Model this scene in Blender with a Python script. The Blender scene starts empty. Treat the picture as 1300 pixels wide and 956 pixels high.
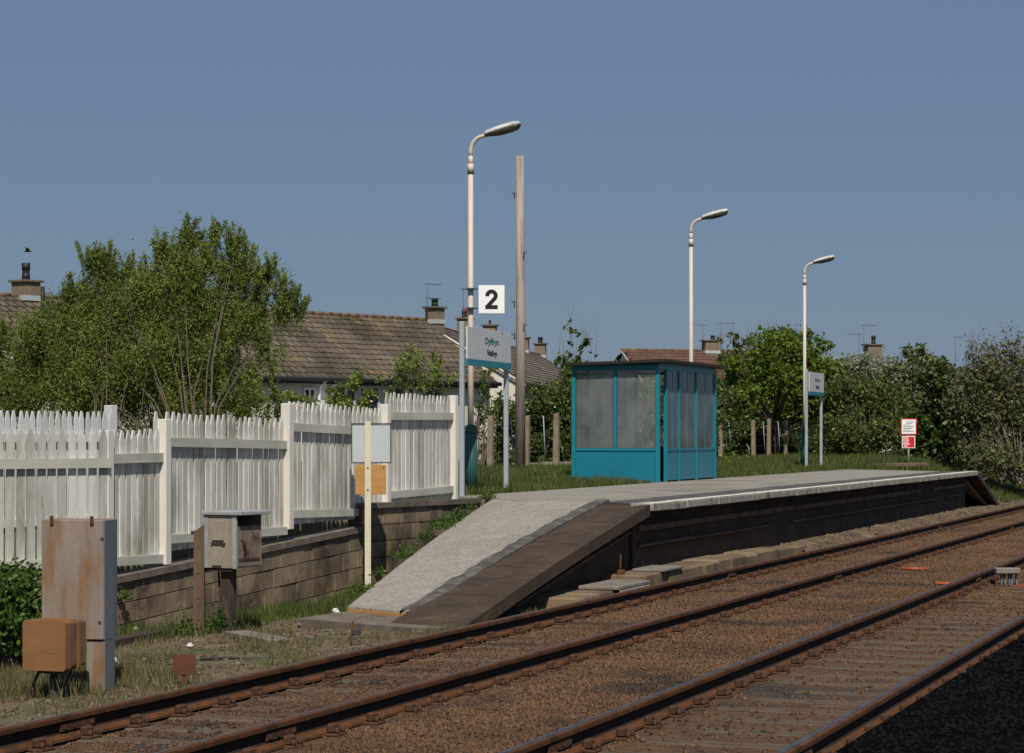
import bpy, bmesh, math, random
import numpy as np
from mathutils import Vector, Matrix
R = math.radians
rng = np.random.default_rng(7)
random.seed(7)
sc = bpy.context.scene
COL = sc.collection

# ------------------------------------------------------------------ survey frame
F = 3060.0            # focal length in photo pixels (1300 wide)
H = 1.86              # eye height above rail top
YAW = R(19.0)
CA, SA = math.cos(YAW), math.sin(YAW)
HOR = 552.0
P = 0.92              # platform height above rail

def cam2w(r, d):
    return (r * CA - d * SA, r * SA + d * CA)
def at(u, d, v=None, z=None):
    """survey reading (column u, distance d) -> world point; height from row v or given z"""
    x, y = cam2w((u - 650) / F * d, d)
    if z is None:
        z = H - (v - HOR) * d / F
    return Vector((x, y, z))
def gnd(u, v, z):
    d = F * (H - z) / (v - HOR)
    return at(u, d, z=z)

# ------------------------------------------------------------------ materials
def newmat(name):
    m = bpy.data.materials.new(name); m.use_nodes = True
    nt = m.node_tree
    for n in list(nt.nodes): nt.nodes.remove(n)
    out = nt.nodes.new('ShaderNodeOutputMaterial')
    b = nt.nodes.new('ShaderNodeBsdfPrincipled')
    nt.links.new(b.outputs[0], out.inputs[0])
    return m, nt, b, out
def N(nt, t, **kw):
    n = nt.nodes.new(t)
    for k, v in kw.items(): setattr(n, k, v)
    return n
def rgb(c): return (c[0], c[1], c[2], 1.0)
def mixc(nt, a, b, fac, blend='MIX'):
    m = N(nt, 'ShaderNodeMix', data_type='RGBA', blend_type=blend)
    for s, val in ((6, a), (7, b)):
        if isinstance(val, tuple): m.inputs[s].default_value = rgb(val)
        else: nt.links.new(val, m.inputs[s])
    if isinstance(fac, float): m.inputs[0].default_value = fac
    else: nt.links.new(fac, m.inputs[0])
    return m.outputs[2]
def ramp(nt, src, p0, p1, c0=(0, 0, 0), c1=(1, 1, 1)):
    r = N(nt, 'ShaderNodeValToRGB')
    r.color_ramp.elements[0].position = p0; r.color_ramp.elements[0].color = rgb(c0)
    r.color_ramp.elements[1].position = p1; r.color_ramp.elements[1].color = rgb(c1)
    nt.links.new(src, r.inputs[0])
    return r.outputs[0]
def noise(nt, vec, scale, detail=6, rough=0.6):
    n = N(nt, 'ShaderNodeTexNoise')
    n.inputs['Scale'].default_value = scale; n.inputs['Detail'].default_value = detail
    n.inputs['Roughness'].default_value = rough
    nt.links.new(vec, n.inputs['Vector'])
    return n.outputs[0]
def surf(name, c1, c2, scale=3.0, rough=0.85, bump=0.3, bdist=0.01, fine=60.0, stretch=(1, 1, 1),
         c3=None, s3=1.2, lo3=0.55, hi3=0.68, island=0.0, metal=0.0, fine_amt=0.25, spec=0.3, c4=None, s4=5.0, lo4=0.62, hi4=0.7):
    m, nt, b, out = newmat(name)
    tc = N(nt, 'ShaderNodeTexCoord'); mp = N(nt, 'ShaderNodeMapping')
    mp.inputs['Scale'].default_value = stretch
    nt.links.new(tc.outputs['Object'], mp.inputs[0])
    v = mp.outputs[0]
    col = mixc(nt, c1, c2, ramp(nt, noise(nt, v, scale), 0.35, 0.65))
    if c3: col = mixc(nt, col, c3, ramp(nt, noise(nt, v, s3, 8, 0.65), lo3, hi3))
    if c4: col = mixc(nt, col, c4, ramp(nt, noise(nt, v, s4, 8, 0.7), lo4, hi4))
    fn = noise(nt, v, fine, 3, 0.7)
    if fine_amt > 0:
        g = ramp(nt, fn, 0.25, 0.75, (1 - fine_amt,) * 3, (1 + 0 * fine_amt,) * 3)
        col = mixc(nt, col, g, 1.0, 'MULTIPLY')
    if island > 0:
        geo = N(nt, 'ShaderNodeNewGeometry')
        g = ramp(nt, geo.outputs['Random Per Island'], 0.0, 1.0, (1 - island,) * 3, (1,) * 3)
        col = mixc(nt, col, g, 1.0, 'MULTIPLY')
    nt.links.new(col, b.inputs['Base Color'])
    b.inputs['Roughness'].default_value = rough
    b.inputs['Metallic'].default_value = metal
    b.inputs['Specular IOR Level'].default_value = spec
    if bump > 0:
        bp = N(nt, 'ShaderNodeBump'); bp.inputs['Strength'].default_value = bump
        bp.inputs['Distance'].default_value = bdist
        nt.links.new(fn, bp.inputs['Height']); nt.links.new(bp.outputs[0], b.inputs['Normal'])
    return m
def leafmat(name, ca, cb, cc=None, trans=0.35, rough=0.6):
    m, nt, b, out = newmat(name)
    geo = N(nt, 'ShaderNodeNewGeometry')
    r = N(nt, 'ShaderNodeValToRGB')
    r.color_ramp.elements[0].color = rgb(ca); r.color_ramp.elements[1].color = rgb(cb)
    if cc:
        r.color_ramp.elements[1].position = 0.86
        e = r.color_ramp.elements.new(0.93); e.color = rgb(cc)
        e = r.color_ramp.elements.new(1.0); e.color = rgb(cc)
    nt.links.new(geo.outputs['Random Per Island'], r.inputs[0])
    tc = N(nt, 'ShaderNodeTexCoord')
    g = ramp(nt, noise(nt, tc.outputs['Object'], 1.3, 3), 0.38, 0.62, (0.58, 0.64, 0.52), (1, 1, 1))
    col = mixc(nt, r.outputs[0], g, 1.0, 'MULTIPLY')
    nt.links.new(col, b.inputs['Base Color']); b.inputs['Roughness'].default_value = rough
    b.inputs['Specular IOR Level'].default_value = 0.25
    t = N(nt, 'ShaderNodeBsdfTranslucent'); nt.links.new(col, t.inputs[0])
    mx = N(nt, 'ShaderNodeMixShader'); mx.inputs[0].default_value = trans
    nt.links.new(b.outputs[0], mx.inputs[1]); nt.links.new(t.outputs[0], mx.inputs[2])
    nt.links.new(mx.outputs[0], out.inputs[0])
    return m

M = {}
M['white'] = surf('white_paint', (.80, .775, .72), (.64, .62, .56), 4, .6, .25, .004, 50, (1, 1, .25), c3=(.27, .28, .19), s3=2.2, lo3=.47, hi3=.72, island=.36, c4=(.38, .32, .23), s4=6, lo4=.62, hi4=.74, fine_amt=.16)
M['rail_paint'] = surf('weathered_white_paint', (.55, .54, .48), (.42, .42, .35), 3, .7, .3, .004, 40, (.4, .4, 1), c3=(.33, .33, .22), s3=3.5, lo3=.52, hi3=.78, fine_amt=.12)
M['post_paint'] = surf('post_paint', (.74, .71, .65), (.66, .63, .56), 2, .55, .2, .004, 40, (1, 1, .3), c3=(.5, .46, .36), s3=4, lo3=.6, hi3=.8, fine_amt=.08)
M['back_paint'] = surf('back_fence_paint', (.70, .70, .69), (.62, .63, .62), 3, .6, .2, .004, 40, (1, 1, .3), island=.2, fine_amt=.08)
M['block'] = surf('concrete_block', (.37, .28, .185), (.26, .195, .125), 2.2, .95, .7, .012, 35, c3=(.095, .072, .05), s3=1.5, lo3=.46, hi3=.64, island=.38, c4=(.46, .37, .27), s4=3, lo4=.6, hi4=.75)
M['mortar'] = surf('dark_mortar', (.055, .048, .038), (.09, .08, .06), 6, .95, .5)
M['coping'] = surf('dark_coping', (.21, .17, .13), (.12, .10, .08), 4, .95, .7, .01, 45, c3=(.20, .18, .15), s3=3, lo3=.55, hi3=.7)
M['gravel_ramp'] = surf('gravelled_ramp', (.46, .41, .36), (.38, .34, .30), 5, .95, 1.0, .02, 24, fine_amt=.62, c3=(.33, .285, .24), s3=1.0, lo3=.5, hi3=.8, c4=(.20, .175, .15), s4=3.5, lo4=.66, hi4=.72)
M['asphalt'] = surf('worn_asphalt', (.32, .295, .25), (.25, .23, .195), 2.5, .95, .6, .006, 90, fine_amt=.2, c3=(.21, .185, .155), s3=.5, lo3=.5, hi3=.6, c4=(.15, .135, .12), s4=2.5, lo4=.64, hi4=.70)
M['asphalt_dark'] = surf('dark_patched_asphalt', (.10, .092, .088), (.055, .05, .05), 3, .9, .6, .01, 50, c3=(.17, .155, .14), s3=5, lo3=.5, hi3=.65)
M['tar'] = surf('tar_strip', (.13, .12, .108), (.075, .068, .062), 3, 1.0, .9, .02, 14, c3=(.17, .16, .145), s3=5, lo3=.5, hi3=.62, spec=.05)
M['brown_stone'] = surf('brown_edge_stone', (.098, .064, .038), (.055, .038, .025), 2.2, .95, .8, .012, 45, c3=(.15, .11, .07), s3=5, lo3=.54, hi3=.75, fine_amt=.45, c4=(.045, .038, .030), s4=1.6, lo4=.55, hi4=.72)
M['edge_white'] = surf('platform_edge_paint', (.78, .75, .68), (.62, .59, .53), 7, .85, .5, .006, 50, c3=(.24, .21, .17), s3=4, lo3=.60, hi3=.80)
M['edge_stone'] = surf('platform_edge_stone', (.42, .38, .32), (.28, .25, .21), 5, .9, .6, .01, 50, c3=(.09, .075, .06), s3=3, lo3=.55, hi3=.7)
M['plat_wall'] = surf('sooty_wall', (.085, .056, .036), (.034, .025, .018), 2.5, .95, .7, .015, 20, (1, .6, 1), c3=(.05, .034, .02), s3=2, lo3=.55, hi3=.75)
M['band'] = surf('brown_band', (.21, .135, .08), (.08, .055, .038), 2, .95, .6, .01, 30, c3=(.19, .14, .09), s3=1.5, lo3=.5, hi3=.7)
M['ledge'] = surf('stone_ledge', (.28, .205, .13), (.18, .13, .08), 2, .95, .7, .012, 30, c3=(.12, .085, .055), s3=1.5, lo3=.5, hi3=.66, island=.2)
M['rubble'] = surf('rubble_and_soil', (.20, .14, .085), (.12, .085, .055), 2.5, .98, 1.0, .03, 18, fine_amt=.5, c3=(.30, .235, .15), s3=1.2, lo3=.5, hi3=.66, c4=(.05, .04, .03), s4=3, lo4=.56, hi4=.64)
M['slab'] = surf('pale_concrete_slab', (.25, .225, .19), (.19, .17, .14), 4, .9, .5, .008, 40, c3=(.15, .13, .1), s3=2, lo3=.55, hi3=.7)
M['ground'] = surf('bare_ground', (.21, .155, .095), (.13, .10, .06), 1.3, .98, .9, .03, 16, c3=(.085, .10, .04), s3=.8, lo3=.48, hi3=.62, fine_amt=.45, c4=(.27, .24, .19), s4=5, lo4=.58, hi4=.7)
M['bed'] = surf('ballast_bed', (.15, .082, .043), (.095, .055, .03), 2.0, .98, 1.0, .03, 22, fine_amt=.5, c3=(.05, .045, .04), s3=.6, lo3=.52, hi3=.64, c4=(.17, .13, .09), s4=3, lo4=.6, hi4=.7)
M['field'] = surf('grassy_field', (.075, .095, .03), (.10, .115, .04), 1.0, .98, .8, .03, 20, fine_amt=.4, c3=(.15, .13, .08), s3=.5, lo3=.6, hi3=.7)
M['path'] = surf('tarmac_path', (.16, .155, .15), (.12, .115, .11), 2.0, .98, .8, .03, 20)
M['shade_ground'] = surf('painted_shade_ground', (.006, .006, .007), (.003, .003, .004), 2, 1.0, .8, .02, 25, c3=(.010, .009, .009), s3=1.0, spec=0)  # near-black colour stands in for the shade beyond the last rail
M['rust'] = surf('rusty_steel', (.155, .062, .024), (.10, .043, .020), 9, .9, .6, .006, 30, c3=(.055, .028, .016), s3=4, lo3=.48, hi3=.66, spec=.2, fine_amt=.4)
M['rust_dark'] = surf('dark_rust', (.10, .045, .022), (.055, .028, .016), 9, .85, .5, .005, 50)
M['sleeper'] = surf('timber_sleeper', (.17, .135, .09), (.10, .075, .05), 3, .95, .8, .012, 30, (1, 6, 1), c3=(.05, .038, .028), s3=2.5, lo3=.5, hi3=.62, c4=(.14, .07, .035), s4=1.5, lo4=.5, hi4=.7)
M['sleeper_pale'] = surf('bleached_timber_sleeper', (.165, .125, .08), (.095, .07, .045), 3, .95, .8, .012, 30, (1, 7, 1), c3=(.045, .038, .03), s3=2.2, lo3=.52, hi3=.62)
M['teal'] = surf('teal_paint', (.008, .175, .25), (.007, .16, .23), 3, .42, .05, .002, 20, fine_amt=.05, spec=.5, c3=(.012, .13, .18), s3=6, lo3=.6, hi3=.75)
M['teal_light'] = surf('turquoise_trim_paint', (.010, .20, .265), (.008, .175, .24), 3, .42, .05, .002, 20, fine_amt=.05, spec=.5)
M['green_sleeve'] = surf('green_sleeve_paint', (.024, .095, .082), (.02, .08, .07), 3, .5, .05, .002, 20, fine_amt=.06, spec=.5)
M['lamp_white'] = surf('cream_post_paint', (.62, .54, .46), (.56, .485, .41), 2, .5, .05, .002, 20, fine_amt=.05, spec=.4, c3=(.55, .48, .40), s3=5, lo3=.62, hi3=.8)
M['lamp_head'] = surf('lichen_mottled_grp', (.72, .72, .68), (.50, .50, .45), 9, .7, .3, .003, 60, c3=(.12, .13, .09), s3=16, lo3=.56, hi3=.66, c4=(.7, .7, .66), s4=8, lo4=.55, hi4=.62)
M['bowl'] = surf('dirty_lamp_bowl', (.10, .10, .075), (.06, .06, .045), 6, .25, 0, .002, 30, fine_amt=.1, spec=.5)
M['grey_post'] = surf('grey_sign_post', (.36, .40, .41), (.31, .35, .36), 2, .5, .05, .002, 20, fine_amt=.05)
M['sign_white'] = surf('sign_white', (.86, .86, .85), (.82, .82, .81), 2, .4, 0, .002, 20, fine_amt=.02)
M['sign_grey'] = surf('weathered_sign_face', (.60, .61, .61), (.55, .56, .56), 2, .4, 0, .002, 20, fine_amt=.03)
M['black'] = surf('black_paint', (.012, .012, .013), (.014, .014, .015), 2, .5, 0, .002, 20, fine_amt=0)
M['green_text'] = surf('green_lettering', (.02, .17, .15), (.02, .16, .14), 2, .5, 0, .002, 20, fine_amt=0)
M['red'] = surf('red_sign', (.62, .02, .03), (.58, .02, .03), 2, .4, 0, .002, 20, fine_amt=0)
M['sign_back'] = surf('sign_back_grey', (.50, .53, .54), (.44, .47, .48), 1.5, .5, .05, .002, 20, fine_amt=.06)
M['dark_trim'] = surf('dark_bronze_trim', (.07, .055, .045), (.05, .04, .035), 3, .6, .1)
M['ply'] = surf('orange_plywood', (.50, .27, .09), (.42, .22, .07), 5, .7, .2, .003, 20, (1, 1, 5), fine_amt=.12, c3=(.33, .16, .05), s3=2, lo3=.5, hi3=.7)
M['cream'] = surf('cream_post', (.66, .62, .46), (.58, .54, .40), 3, .6, .1, .002, 20, fine_amt=.05)
M['pole'] = surf('weathered_pole_wood', (.46, .385, .325), (.35, .29, .245), 3, .9, .6, .01, 25, (3, 3, .15), c3=(.13, .11, .09), s3=3, lo3=.5, hi3=.7)
M['conc_post'] = surf('lichen_concrete', (.30, .25, .175), (.22, .185, .125), 5, .95, .6, .01, 40, c3=(.13, .115, .075), s3=3, lo3=.55, hi3=.7)
M['galv'] = surf('stained_galvanised_plate', (.28, .23, .185), (.205, .172, .145), 2.6, .6, .15, .003, 25, (1.6, 1.6, .4), c3=(.22, .115, .055), s3=3.0, lo3=.46, hi3=.60, fine_amt=.15, c4=(.17, .06, .025), s4=7, lo4=.66, hi4=.73)
M['galv_side'] = surf('grey_galvanised_side', (.20, .225, .25), (.15, .17, .19), 2, .5, .1, .003, 25, (1, 1, .3), c3=(.22, .12, .06), s3=4, lo3=.62, hi3=.72)
M['orange_box'] = surf('faded_orange_paint', (.26, .128, .052), (.20, .098, .042), 2.5, .6, .1, .003, 25, c3=(.30, .13, .045), s3=3, lo3=.55, hi3=.75, fine_amt=.1, c4=(.19, .07, .03), s4=8, lo4=.66, hi4=.72)
M['orange_dark'] = surf('rusty_ochre_casing', (.20, .13, .065), (.14, .085, .045), 5, .7, .2, .003, 25)
M['box_wood'] = surf('flaking_box_timber', (.36, .315, .25), (.27, .235, .185), 4, .85, .4, .005, 30, (1, 1, .4), c3=(.16, .125, .09), s3=2.5, lo3=.55, hi3=.7)
M['box_grey'] = surf('grey_box_trim', (.38, .40, .40), (.28, .30, .30), 4, .8, .3, .005, 30)
M['brown_wood'] = surf('brown_timber', (.155, .10, .062), (.095, .062, .04), 4, .9, .5, .006, 30, (3, 3, .4), c3=(.22, .15, .09), s3=3, lo3=.58, hi3=.7)
M['door_wood'] = surf('worn_door_board', (.26, .195, .15), (.16, .12, .095), 5, .9, .5, .006, 30, (1, 1, 1), c3=(.07, .05, .04), s3=4, lo3=.52, hi3=.66)
M['dark_wood'] = surf('dark_rotten_timber', (.075, .052, .04), (.04, .03, .024), 4, .95, .6, .01, 25, (3, 3, .5), c3=(.15, .11, .085), s3=4, lo3=.55, hi3=.7)
M['rust_plate'] = surf('small_rust_plate', (.135, .052, .026), (.095, .04, .022), 6, .85, .3, .004, 40)
M['roof_tile'] = surf('weathered_roof_tile', (.22, .175, .125), (.145, .118, .088), .9, .95, .4, .01, 20, island=.3, c3=(.085, .068, .045), s3=.35, lo3=.44, hi3=.58, c4=(.30, .20, .08), s4=.8, lo4=.59, hi4=.68)
M['roof_light'] = surf('pale_roof_tile', (.25, .215, .165), (.20, .17, .13), .9, .95, .4, .01, 20, island=.22, c3=(.13, .11, .08), s3=.5, lo3=.5, hi3=.65)
M['roof_red'] = surf('reddish_roof_tile', (.16, .085, .062), (.12, .065, .05), 1, .95, .4, .01, 20, island=.2)
M['ridge'] = surf('ridge_tile', (.25, .165, .10), (.17, .115, .075), 2, .95, .4, .01, 20, island=.3)
M['render'] = surf('cream_render', (.72, .67, .58), (.64, .60, .52), 1.2, .9, .3, .005, 30)
M['chim'] = surf('chimney_block', (.25, .20, .135), (.19, .15, .105), 3, .95, .4, .01, 15, c3=(.12, .09, .06), s3=2.5, lo3=.58, hi3=.7)
M['pot_black'] = surf('black_chimney_pot', (.016, .017, .02), (.025, .026, .028), 3, .5, .1)
M['pot_red'] = surf('terracotta_pot', (.32, .08, .05), (.26, .065, .04), 3, .8, .1)
M['lead'] = surf('pale_flashing', (.50, .53, .56), (.42, .45, .48), 3, .6, .1)
M['upvc'] = surf('white_window_frame', (.78, .78, .77), (.74, .74, .73), 3, .4, 0)
M['dark_glass'] = surf('dark_window_glass', (.02, .022, .025), (.015, .016, .018), 3, .08, 0, fine_amt=0, spec=.6)
M['metal'] = surf('grey_aerial_metal', (.16, .16, .16), (.12, .12, .12), 3, .5, 0)
M['gutter'] = surf('dark_gutter', (.03, .03, .032), (.02, .02, .022), 3, .5, 0)
M['roof_felt'] = surf('brown_felt_roof', (.035, .024, .018), (.025, .018, .014), 3, .8, .2)
M['cable'] = surf('black_cable', (.012, .012, .013), (.02, .02, .02), 3, .5, 0)
M['orange_plastic'] = surf('orange_plastic', (.42, .09, .035), (.34, .07, .03), 3, .5, 0)
M['litter'] = surf('white_litter', (.75, .75, .74), (.65, .65, .66), 6, .6, .1)
M['bark'] = surf('grey_brown_bark', (.16, .13, .095), (.10, .08, .06), 6, .95, .5, .006, 40)
M['bark_pale'] = surf('pale_twig_bark', (.26, .215, .17), (.18, .15, .12), 6, .95, .3)
M['bird'] = surf('dark_bird_feather', (.03, .03, .032), (.045, .042, .04), 6, .7, .1)
M['wire'] = surf('galvanised_wire', (.10, .10, .10), (.08, .08, .08), 6, .5, 0)
M['stone'] = surf('ballast_stone', (.20, .108, .056), (.125, .070, .038), .8, .95, .3, .004, 60, island=.5, c3=(.055, .042, .034), s3=.7, lo3=.54, hi3=.66, c4=(.20, .15, .10), s4=2.2, lo4=.62, hi4=.72)
M['shade_stone'] = surf('painted_shade_stone', (.010, .010, .011), (.006, .006, .006), 1, .95, .2, spec=.1, island=.5)  # stones blackened to carry the painted shade on the ground sheet
M['pebble'] = surf('cess_stone', (.25, .19, .125), (.15, .115, .075), 1.0, .95, .3, .004, 60, island=.6)

def glassmat():
    m, nt, b, out = newmat('dusty_glazing')
    tc = N(nt, 'ShaderNodeTexCoord')
    g = N(nt, 'ShaderNodeBsdfGlossy'); g.inputs[0].default_value = (.55, .62, .60, 1); g.inputs['Roughness'].default_value = .06
    t = N(nt, 'ShaderNodeBsdfTransparent'); t.inputs[0].default_value = (.96, .97, .98, 1)
    dd = N(nt, 'ShaderNodeBsdfDiffuse'); dd.inputs[0].default_value = (.78, .80, .74, 1)
    mx = N(nt, 'ShaderNodeMixShader')
    f = ramp(nt, noise(nt, tc.outputs['Object'], 1.5, 6), .3, .7, (.06,) * 3, (.20,) * 3)
    nt.links.new(f, mx.inputs[0]); nt.links.new(t.outputs[0], mx.inputs[1]); nt.links.new(dd.outputs[0], mx.inputs[2])
    fr = N(nt, 'ShaderNodeFresnel'); fr.inputs[0].default_value = 1.5
    mx2 = N(nt, 'ShaderNodeMixShader')
    nt.links.new(fr.outputs[0], mx2.inputs[0]); nt.links.new(mx.outputs[0], mx2.inputs[1]); nt.links.new(g.outputs[0], mx2.inputs[2])
    nt.links.new(mx2.outputs[0], out.inputs[0])
    return m
M['glass'] = glassmat()
def railhead():
    m, nt, b, out = newmat('polished_rail_top')
    tc = N(nt, 'ShaderNodeTexCoord')
    col = mixc(nt, (.155, .16, .18), (.11, .075, .06), ramp(nt, noise(nt, tc.outputs['Object'], 3, 6), .42, .66))
    nt.links.new(col, b.inputs['Base Color']); b.inputs['Metallic'].default_value = .8; b.inputs['Roughness'].default_value = .5
    return m
M['railtop'] = railhead()
M['railtop_dull'] = surf('dull_rail_top', (.17, .10, .07), (.12, .12, .14), 3, .5, 0, metal=.3)
M['web_shade'] = surf('painted_web_shade', (.030, .015, .009), (.018, .010, .007), 7, .95, .3)  # shadow below the rail head, painted into the web colour

# leaves
M['l_willow'] = leafmat('willow_leaf', (.13, .175, .034), (.28, .335, .075), (.36, .38, .14), .42)
M['l_green'] = leafmat('bright_green_leaf', (.075, .13, .016), (.19, .275, .035), (.28, .33, .07), .35)
M['l_dark'] = leafmat('dark_green_leaf', (.04, .065, .013), (.105, .14, .03), None, .25)
M['l_ivy'] = leafmat('glossy_ivy_leaf', (.022, .046, .011), (.07, .105, .022), (.14, .15, .04), .15, .4)
M['l_pale'] = leafmat('grey_green_blossom_leaf', (.21, .22, .14), (.37, .385, .28), (.60, .59, .52), .3)
M['l_bare'] = leafmat('brownish_bud_leaf', (.15, .13, .08), (.23, .225, .11), (.44, .42, .32), .3)
M['l_olive'] = leafmat('olive_shrub_leaf', (.08, .10, .032), (.18, .205, .065), (.24, .21, .09), .3)
M['l_hedge'] = leafmat('hedge_leaf', (.05, .08, .017), (.14, .185, .038), (.22, .25, .08), .3)
M['l_laurel'] = leafmat('fresh_laurel_leaf', (.04, .085, .012), (.10, .18, .03), (.15, .23, .05), .3, .4)
M['l_flower'] = leafmat('white_blossom', (.75, .74, .70), (.82, .80, .76), None, .3)
M['l_yellow'] = leafmat('yellow_flower', (.6, .35, .02), (.7, .5, .05), None, .2)
M['grass'] = leafmat('grass_blade', (.06, .085, .018), (.13, .165, .04), (.25, .22, .10), .3)
M['grass_dry'] = leafmat('dry_grass_blade', (.11, .11, .04), (.22, .19, .09), (.30, .25, .14), .3)

# ------------------------------------------------------------------ mesh building
def link_mesh(name, me, mats, parent=None, loc=None):
    o = bpy.data.objects.new(name, me); COL.objects.link(o)
    for m in (mats if isinstance(mats, (list, tuple)) else [mats]): me.materials.append(M[m] if isinstance(m, str) else m)
    if parent is not None: o.parent = parent
    if loc is not None: o.location = loc
    return o
class MB:
    def __init__(s, org=(0, 0, 0), rot=0.0):
        s.v = []; s.f = []; s.mi = []; s.org = Vector(org); s.rot = rot; s.cur = 0; s.smooth = []; s.sm = False
    def add(s, vs, fs):
        b = len(s.v); s.v += [tuple(v) for v in vs]
        for f in fs: s.f.append(tuple(i + b for i in f)); s.mi.append(s.cur); s.smooth.append(s.sm)
    def box(s, a, b):
        x0, y0, z0 = a; x1, y1, z1 = b
        if x0 > x1: x0, x1 = x1, x0
        if y0 > y1: y0, y1 = y1, y0
        if z0 > z1: z0, z1 = z1, z0
        s.add([(x0, y0, z0), (x1, y0, z0), (x1, y1, z0), (x0, y1, z0), (x0, y0, z1), (x1, y0, z1), (x1, y1, z1), (x0, y1, z1)],
              [(0, 3, 2, 1), (4, 5, 6, 7), (0, 1, 5, 4), (1, 2, 6, 5), (2, 3, 7, 6), (3, 0, 4, 7)])
    def hexa(s, lo, hi):   # two quads (lists of 4 points, same winding ccw from above)
        s.add(list(lo) + list(hi), [(0, 3, 2, 1), (4, 5, 6, 7), (0, 1, 5, 4), (1, 2, 6, 5), (2, 3, 7, 6), (3, 0, 4, 7)])
    def cbox(s, a, b, c=.01):   # box with chamfered vertical + top edges through bmesh bevel
        bm = bmesh.new()
        bmesh.ops.create_cube(bm, size=1)
        sx, sy, sz = (abs(b[i] - a[i]) for i in range(3))
        for v in bm.verts:
            v.co = Vector((v.co.x * sx + (a[0] + b[0]) / 2, v.co.y * sy + (a[1] + b[1]) / 2, v.co.z * sz + (a[2] + b[2]) / 2))
        bmesh.ops.bevel(bm, geom=list(bm.edges), offset=min(c, sx * .3, sy * .3, sz * .3), segments=1, affect='EDGES')
        bm.verts.index_update()
        s.add([v.co[:] for v in bm.verts], [[v.index for v in f.verts] for f in bm.faces]); bm.free()
    def prism(s, pts, axis, a, b):
        """pts: 2D outline; axis 'x','y','z' extrude from a to b"""
        n = len(pts)
        def mk(p, t):
            return {'x': (t, p[0], p[1]), 'y': (p[0], t, p[1]), 'z': (p[0], p[1], t)}[axis]
        vs = [mk(p, a) for p in pts] + [mk(p, b) for p in pts]
        fs = [tuple(range(n))[::-1], tuple(range(n, 2 * n))] + [(i, (i + 1) % n, n + (i + 1) % n, n + i) for i in range(n)]
        s.add(vs, fs)
    def tube(s, pts, rad, n=8, cap=True):
        pts = [Vector(p) for p in pts]
        rads = rad if isinstance(rad, (list, tuple)) else [rad] * len(pts)
        b = len(s.v); up = None
        for i, p in enumerate(pts):
            t = (pts[min(i + 1, len(pts) - 1)] - pts[max(i - 1, 0)]).normalized()
            if up is None:
                up = Vector((0, 0, 1)) if abs(t.z) < .9 else Vector((1, 0, 0))
            a = t.cross(up).normalized(); c = a.cross(t).normalized(); up = c
            for k in range(n):
                th = 2 * math.pi * k / n
                q = p + (a * math.cos(th) + c * math.sin(th)) * rads[i]
                s.v.append(tuple(q))
        for i in range(len(pts) - 1):
            for k in range(n):
                k2 = (k + 1) % n
                s.f.append((b + i * n + k, b + i * n + k2, b + (i + 1) * n + k2, b + (i + 1) * n + k)); s.mi.append(s.cur); s.smooth.append(True)
        if cap:
            s.f.append(tuple(b + k for k in range(n))[::-1]); s.mi.append(s.cur); s.smooth.append(False)
            e = b + (len(pts) - 1) * n
            s.f.append(tuple(e + k for k in range(n))); s.mi.append(s.cur); s.smooth.append(False)
    def rings(s, rings_, smooth=True):
        n = len(rings_[0]); b = len(s.v)
        for r in rings_: s.v += [tuple(p) for p in r]
        for i in range(len(rings_) - 1):
            for k in range(n):
                k2 = (k + 1) % n
                s.f.append((b + i * n + k, b + i * n + k2, b + (i + 1) * n + k2, b + (i + 1) * n + k)); s.mi.append(s.cur); s.smooth.append(smooth)
        s.f.append(tuple(b + k for k in range(n))[::-1]); s.mi.append(s.cur); s.smooth.append(False)
        e = b + (len(rings_) - 1) * n
        s.f.append(tuple(e + k for k in range(n))); s.mi.append(s.cur); s.smooth.append(False)
    def build(s, name, mats, parent=None, loc=None, fixn=True):
        me = bpy.data.meshes.new(name); me.from_pydata(s.v, [], s.f); me.update()
        if fixn:
            bm = bmesh.new(); bm.from_mesh(me); bmesh.ops.recalc_face_normals(bm, faces=bm.faces); bm.to_mesh(me); bm.free()
        me.polygons.foreach_set('material_index', s.mi); me.polygons.foreach_set('use_smooth', s.smooth); me.update()
        return link_mesh(name, me, mats, parent, loc)
def npmesh(name, V, k, mats, parent=None, loc=None, mi=None, smooth=False):
    """V: (nfaces*k,3) unshared verts"""
    V = np.ascontiguousarray(V, dtype=np.float32).reshape(-1, 3); nf = len(V) // k
    me = bpy.data.meshes.new(name)
    me.vertices.add(len(V)); me.vertices.foreach_set('co', V.ravel())
    me.loops.add(len(V)); me.loops.foreach_set('vertex_index', np.arange(len(V), dtype=np.int32))
    me.polygons.add(nf)
    me.polygons.foreach_set('loop_start', np.arange(0, nf * k, k, dtype=np.int32))
    if mi is not None: me.polygons.foreach_set('material_index', mi.astype(np.int32))
    me.update(calc_edges=True)
    return link_mesh(name, me, mats, parent, loc)
def npmesh_idx(name, V, Fi, mats, parent=None, loc=None):
    V = np.ascontiguousarray(V, dtype=np.float32).reshape(-1, 3); k = Fi.shape[1]; nf = len(Fi)
    me = bpy.data.meshes.new(name)
    me.vertices.add(len(V)); me.vertices.foreach_set('co', V.ravel())
    me.loops.add(nf * k); me.loops.foreach_set('vertex_index', np.ascontiguousarray(Fi, dtype=np.int32).ravel())
    me.polygons.add(nf)
    me.polygons.foreach_set('loop_start', np.arange(0, nf * k, k, dtype=np.int32))
    me.update(calc_edges=True)
    return link_mesh(name, me, mats, parent, loc)

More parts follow.
